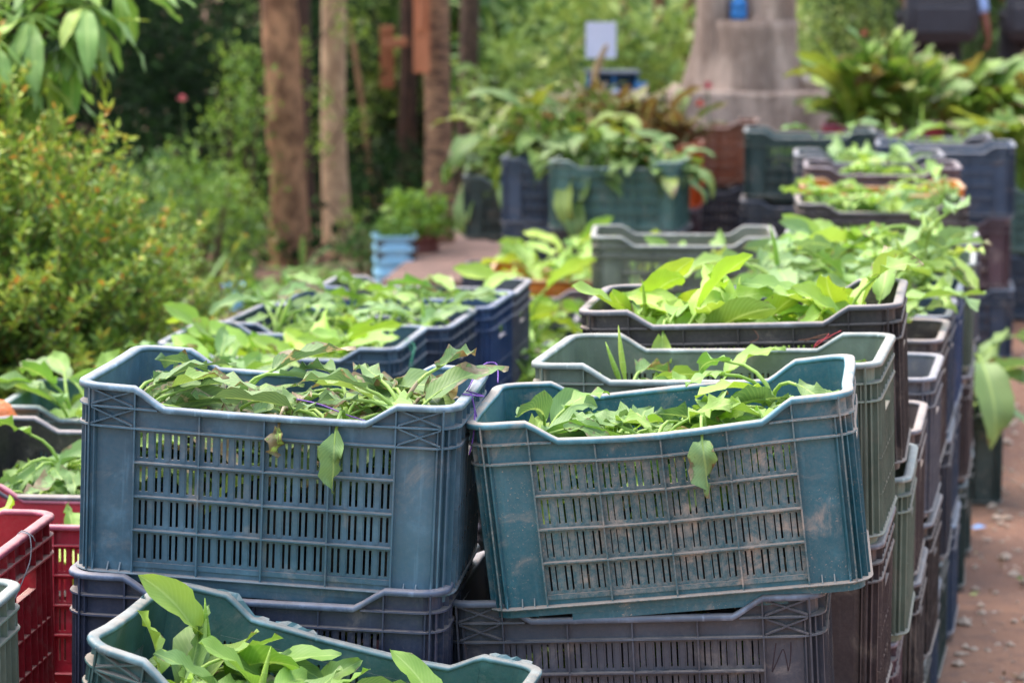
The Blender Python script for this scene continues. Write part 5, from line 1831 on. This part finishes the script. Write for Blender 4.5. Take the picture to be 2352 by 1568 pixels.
for j in range(6):
    for k_ in range(12):
        fs.append((j * 12 + k_, (j + 1) * 12 + k_, (j + 1) * 12 + (k_ + 1) % 12, j * 12 + (k_ + 1) % 12))
m.add(vs, fs)
bpy.data.objects.remove(o)

# fallen leaves on the bare strip
for i, (x, y, lab) in enumerate(((1.36, 6.6, 'small green leaf lying on the bare earth near the stacks'), (1.45, 7.3, 'pale leaf fallen on the bare earth by the lone crate'), (1.62, 7.0, 'withered leaf at the outer side of the bare strip'))):
    o = thing('fallen_leaf', lab, 'leaf', T(x, y, ground_z(x, y) + 0.006, i * 130, 0, 75))
    lf = link('blade', BROAD[i], None, o, Matrix.Scale(0.35, 4))
    lf.color = (*(lin(150, 164, 110), lin(120, 150, 90), lin(150, 130, 100))[i][:3], 0.5)

# ------------------------------------------------------------------ the two people
def person(label, x, y, yaw, shirt, trousers, bag_side, mirror=1):
    g_ = ground_z(x, y)
    o = thing('person', label, 'person', T(x, y, g_, yaw))

    def skin(name, joints, bones, mat, sub=2):
        me = bpy.data.meshes.new(name)
        names = list(joints)
        me.from_pydata([(joints[n_][0] * mirror, joints[n_][1], joints[n_][2]) for n_ in names], [(names.index(a), names.index(b)) for a, b in bones], [])
        ob = link(name, me, None, o)
        me.materials.append(mat)
        md = ob.modifiers.new('skin', 'SKIN')
        md.use_smooth_shade = True
        for i_, n_ in enumerate(names):
            r_ = joints[n_][3]
            me.skin_vertices[0].data[i_].radius = (r_[0], r_[1]) if isinstance(r_, tuple) else (r_, r_)
            me.skin_vertices[0].data[i_].use_root = (i_ == 0)
        sb = ob.modifiers.new('subsurf', 'SUBSURF')
        sb.levels = sb.render_levels = sub
        return ob
    J = dict(pelvis=(0, 0, 0.93, (0.13, 0.10)), spine=(0, 0, 1.12, (0.125, 0.09)), chest=(0, 0, 1.32, (0.15, 0.10)), neck0=(0, 0, 1.43, (0.06, 0.06)), neck=(0, 0.01, 1.49, 0.055),
             head=(0, 0.015, 1.58, (0.075, 0.09)), crown=(0, 0.01, 1.66, (0.06, 0.075)),
             shL=(-0.17, 0, 1.38, 0.05), elL=(-0.21, 0.10, 1.13, 0.038), wrL=(-0.13, 0.30, 1.10, 0.026), haL=(-0.11, 0.36, 1.10, (0.038, 0.018)),
             shR=(0.17, 0, 1.38, 0.05), elR=(0.225, -0.10, 1.13, 0.038), wrR=(0.285, -0.16, 0.91, 0.026), haR=(0.30, -0.165, 0.84, (0.038, 0.020)),
             hipL=(-0.09, 0, 0.88, 0.085), knL=(-0.10, 0.03, 0.48, 0.055), anL=(-0.11, -0.02, 0.09, 0.035), toL=(-0.12, 0.14, 0.03, 0.035),
             hipR=(0.09, 0, 0.88, 0.085), knR=(0.11, 0.02, 0.48, 0.055), anR=(0.12, 0.0, 0.09, 0.035), toR=(0.13, 0.16, 0.03, 0.035))
    B = [('pelvis', 'spine'), ('spine', 'chest'), ('chest', 'neck0'), ('neck0', 'neck'), ('neck', 'head'), ('head', 'crown'), ('chest', 'shL'), ('shL', 'elL'), ('elL', 'wrL'), ('wrL', 'haL'),
         ('chest', 'shR'), ('shR', 'elR'), ('elR', 'wrR'), ('wrR', 'haR'), ('pelvis', 'hipL'), ('hipL', 'knL'), ('knL', 'anL'), ('anL', 'toL'), ('pelvis', 'hipR'), ('hipR', 'knR'), ('knR', 'anR'), ('anR', 'toR')]
    for s_, h_, w_ in (('L', 'haL', 'wrL'), ('R', 'haR', 'wrR')):
        hx, hy, hz, _ = J[h_]
        for i_, (dy, ln) in enumerate(((0.026, 0.070), (0.009, 0.080), (-0.009, 0.074), (-0.026, 0.058))):
            a, b, c_ = 'f%s%da' % (s_, i_), 'f%s%db' % (s_, i_), 'f%s%dc' % (s_, i_)
            sg = -1 if s_ == 'L' else 1
            J[a] = (hx + sg * 0.004, hy + dy, hz - 0.028, 0.010)
            J[b] = (hx + sg * 0.004, hy + dy * 1.1 + 0.004, hz - 0.028 - ln * 0.5, 0.0088)
            J[c_] = (hx - sg * 0.012, hy + dy * 1.1 + 0.006, hz - 0.028 - ln * 0.95, 0.0078)
            B += [(h_, a), (a, b), (b, c_)]
        J['t%sa' % s_] = (hx, hy + 0.045, hz + 0.005, 0.011)
        J['t%sb' % s_] = (hx, hy + 0.058, hz - 0.035, 0.009)
        B += [(h_, 't%sa' % s_), ('t%sa' % s_, 't%sb' % s_)]
    SK = MATS.setdefault('skin', simple('brown_skin', (140, 84, 66), 0.55, 0.1))
    skin('body', J, B, SK)
    Sh = {k_: J[k_] for k_ in ('pelvis', 'spine', 'chest', 'neck0', 'shL', 'elL', 'wrL', 'shR', 'elR', 'wrR')}
    Sh = {k_: (v[0], v[1], v[2], tuple(q + 0.016 for q in v[3]) if isinstance(v[3], tuple) else v[3] + 0.016) for k_, v in Sh.items()}
    Sh['neck0'] = (0, 0, 1.43, (0.075, 0.07))
    Sh['pelvis'] = (0, 0, 0.90, (0.155, 0.125))
    for q in ('wrL', 'wrR'):
        a = J['el' + q[2]]
        b = J[q]
        Sh[q] = (a[0] + (b[0] - a[0]) * 0.92, a[1] + (b[1] - a[1]) * 0.92, a[2] + (b[2] - a[2]) * 0.92, 0.038)
    skin('shirt', Sh, [b for b in B if b[0] in Sh and b[1] in Sh], shirt)
    Tr = {k_: J[k_] for k_ in ('pelvis', 'hipL', 'knL', 'anL', 'hipR', 'knR', 'anR')}
    Tr = {k_: (v[0], v[1], v[2], tuple(q + 0.012 for q in v[3]) if isinstance(v[3], tuple) else v[3] + 0.022) for k_, v in Tr.items()}
    skin('trousers', Tr, [b for b in B if b[0] in Tr and b[1] in Tr], trousers)
    for q in ('L', 'R'):
        m_ = MB()
        ax_, ay_, _, _ = J['an' + q]
        ax_ *= mirror
        m_.tube([(ax_, ay_ - 0.05, 0.045), (ax_, ay_, 0.045), (ax_ , ay_ + 0.08, 0.038), (ax_, ay_ + 0.17, 0.03), (ax_, ay_ + 0.20, 0.026)], [0.03, 0.042, 0.042, 0.036, 0.018], 10)
        link('shoe', m_.mesh('shoe', smooth=True), MATS.setdefault('shoe', simple('black_shoe', (30, 28, 28), 0.4)), o)
    # face and hair
    m_ = MB()
    vs_, fs_ = [], []
    for j in range(9):
        for k_ in range(18):
            th_, qq = math.pi * 0.62 * j / 8, 6.2832 * k_ / 18
            zz = math.cos(th_)
            vs_.append((0.088 * math.sin(th_) * math.cos(qq), 0.0 + 0.103 * math.sin(th_) * math.sin(qq) - 0.012 - (0.02 if math.sin(qq) > 0.3 and zz < 0.3 else 0), 1.62 + 0.105 * zz))
    for j in range(8):
        for k_ in range(18):
            fs_.append((j * 18 + k_, (j + 1) * 18 + k_, (j + 1) * 18 + (k_ + 1) % 18, j * 18 + (k_ + 1) % 18))
    m_.add(vs_, fs_)
    link('hair', m_.mesh('hair', smooth=True), MATS.setdefault('hair', simple('black_hair', (24, 20, 20), 0.6, 0.3, 60, 0.8)), o)
    m_ = MB()
    m_.tube([(0, 0.098, 1.595), (0, 0.122, 1.565), (0, 0.105, 1.555)], [0.008, 0.015, 0.010], 8)
    for sx_ in (-1, 1):
        m_.tube([(sx_ * 0.078, 0.0, 1.60), (sx_ * 0.090, -0.005, 1.585), (sx_ * 0.080, 0.0, 1.555)], [0.010, 0.014, 0.008], 8)
    m_.tube([(-0.025, 0.098, 1.528), (0, 0.105, 1.526), (0.025, 0.098, 1.528)], [0.003, 0.006, 0.003], 6)
    link('face_features', m_.mesh('face', smooth=True), SK, o)
    for sx_ in (-1, 1):
        m_ = MB()
        m_.tube([(sx_ * 0.030, 0.086, 1.597), (sx_ * 0.030, 0.096, 1.597)], [0.011, 0.008], 10)
        link('eye', m_.mesh('eye', smooth=True), MATS.setdefault('eye', simple('eye_dark', (40, 30, 26), 0.2)), o)
    return o


def shoulder_bag(label, x, y, z, yaw, w, h, strap_to):
    o = thing('shoulder_bag', label, 'bag', T(x, y, z, yaw))
    BK = MATS.setdefault('bag', simple('black_nylon', (52, 50, 60), 0.6, 0.25, 20, 0.4, 0.003))
    m_ = MB()
    n_ = 12
    vs_, fs_ = [], []
    rows_ = []
    for j in range(11):
        t = j / 10
        wz = w / 2 * (0.78 + 0.22 * math.sqrt(min(1, t / 0.25))) * (0.88 + 0.12 * math.sin(math.pi * (0.3 + t * 0.55))) * (1 - 0.06 * t)
        dp = 0.062 * (math.sin(math.pi * (0.12 + 0.76 * t)) ** 0.5)
        sag = 0.014 * math.cos(math.pi * 0) * (1 - t)
        row = []
        for k_ in range(32):
            q = 6.2832 * k_ / 32
            p_ = 4
            rr = 1 / (abs(math.cos(q)) ** p_ + abs(math.sin(q)) ** p_) ** (1 / p_)
            xx, yy = wz * rr * math.cos(q), dp * rr * math.sin(q)
            zz = h * t - sag * math.cos(xx / w * math.pi)
            vs_.append((xx, yy, zz))
    for j in range(10):
        for k_ in range(32):
            fs_.append((j * 32 + k_, j * 32 + (k_ + 1) % 32, (j + 1) * 32 + (k_ + 1) % 32, (j + 1) * 32 + k_))
    fs_ += [tuple(range(32))[::-1], tuple(320 + k_ for k_ in range(32))]
    m_.add(vs_, fs_)
    link('body', m_.mesh('bag_body', smooth=True), BK, o)
    m_ = MB()
    m_.box(-w * 0.36, w * 0.36, -0.082, -0.058, 0.04, h * 0.62, 4)
    pk = link('front_pocket', m_.mesh('bag_pocket'), BK, o)
    bv_ = pk.modifiers.new('bevel', 'BEVEL')
    bv_.width = 0.012
    bv_.segments = 3
    m_ = MB()
    m_.box(-w * 0.33, w * 0.33, -0.0635, -0.060, h * 0.70, h * 0.72)
    link('zip', m_.mesh('bag_zip'), MATS.setdefault('zip', simple('zip_grey', (120, 110, 112), 0.4)), o)
    m_ = MB()
    sxp, syp, szp = strap_to
    m_.tube([(-w * 0.42, 0, h * 0.95), (-w * 0.40, 0.0, h * 1.3), (sxp - 0.05, syp - 0.03, szp - 0.10), (sxp, syp + 0.07, szp)], 0.012, 6)
    m_.tube([(w * 0.42, 0, h * 0.95), (w * 0.30, 0.0, h * 1.5), (sxp + 0.05, syp - 0.02, szp - 0.14), (sxp, syp + 0.07, szp)], 0.012, 6)
    link('strap', m_.mesh('bag_strap', smooth=True), BK, o)
    return o


SH1 = simple('light_blue_shirt', (166, 188, 236), 0.85, 0.12, 10)
SH2 = simple('dark_shirt', (70, 66, 76), 0.85)
TR1 = simple('dark_trousers', (44, 44, 54), 0.85)
p1x, p1y = 2.30, 15.0
person('person in a light blue shirt seen from behind, bag slung over the back', p1x, p1y, 0, SH1, TR1, 0)
gp = ground_z(p1x, p1y)
shoulder_bag('big black shoulder bag carried by the person in light blue', p1x + 0.04, p1y - 0.19, gp + 0.79, 0, 0.42, 0.31, (-0.02, 0.12, 0.66))
p2x, p2y = 2.87, 15.0
person('person in dark clothes at the very edge, a dark bag on the hip', p2x, p2y, 0, SH2, TR1, 0)
gp = ground_z(p2x, p2y)
shoulder_bag('dark tapering bag hanging at the very edge behind the second person', p2x - 0.02, p2y - 0.20, gp + 0.80, -8, 0.34, 0.30, (-0.02, 0.12, 0.64))

# torn plastic shreds standing up from the battered crate's rim
rs = random.Random(4)
for (x0_, x1_, y_) in ((-0.20, -0.12, 0.176), (-0.11, -0.05, 0.177), (0.19, 0.25, 0.175), (-0.268, -0.262, 0.05)):
    m = MB()
    n_ = 9
    vs, fs = [], []
    for i in range(n_):
        t = i / (n_ - 1)
        x = x0_ + (x1_ - x0_) * t
        zt = zrim(x) + 0.0035
        hgt = 0.001 + 0.007 * rs.random() * math.sin(math.pi * t)
        vs += [(x, y_ - 0.002, zt - 0.002), (x, y_ + rs.uniform(-.002, .006), zt + hgt)]
    for i in range(n_ - 1):
        fs.append((2 * i, 2 * i + 2, 2 * i + 3, 2 * i + 1))
    m.add(vs, fs)
    link('torn_edge', m.mesh('torn_edge', warp=warpC), pm('seagreen', True), K['C'][0])

# dry curled stalk standing in front of the paper sign
o = thing('dry_stalk', 'dry tan curled leaf stalk sticking up before the paper sign', 'plant', T(0.395, 13.6, ground_z(0.4, 13.6)))
m = MB()
m.tube([(0, 0, 0), (0.0, 0, 0.5), (0.005, 0, 0.98), (0.03, 0, 1.10), (0.075, 0.0, 1.20), (0.085, 0, 1.21)], [0.008, 0.008, 0.012, 0.020, 0.012, 0.004], 7)
link('stalk', m.mesh('stalk', smooth=True), simple('dry_tan', (190, 160, 116), 0.85), o)
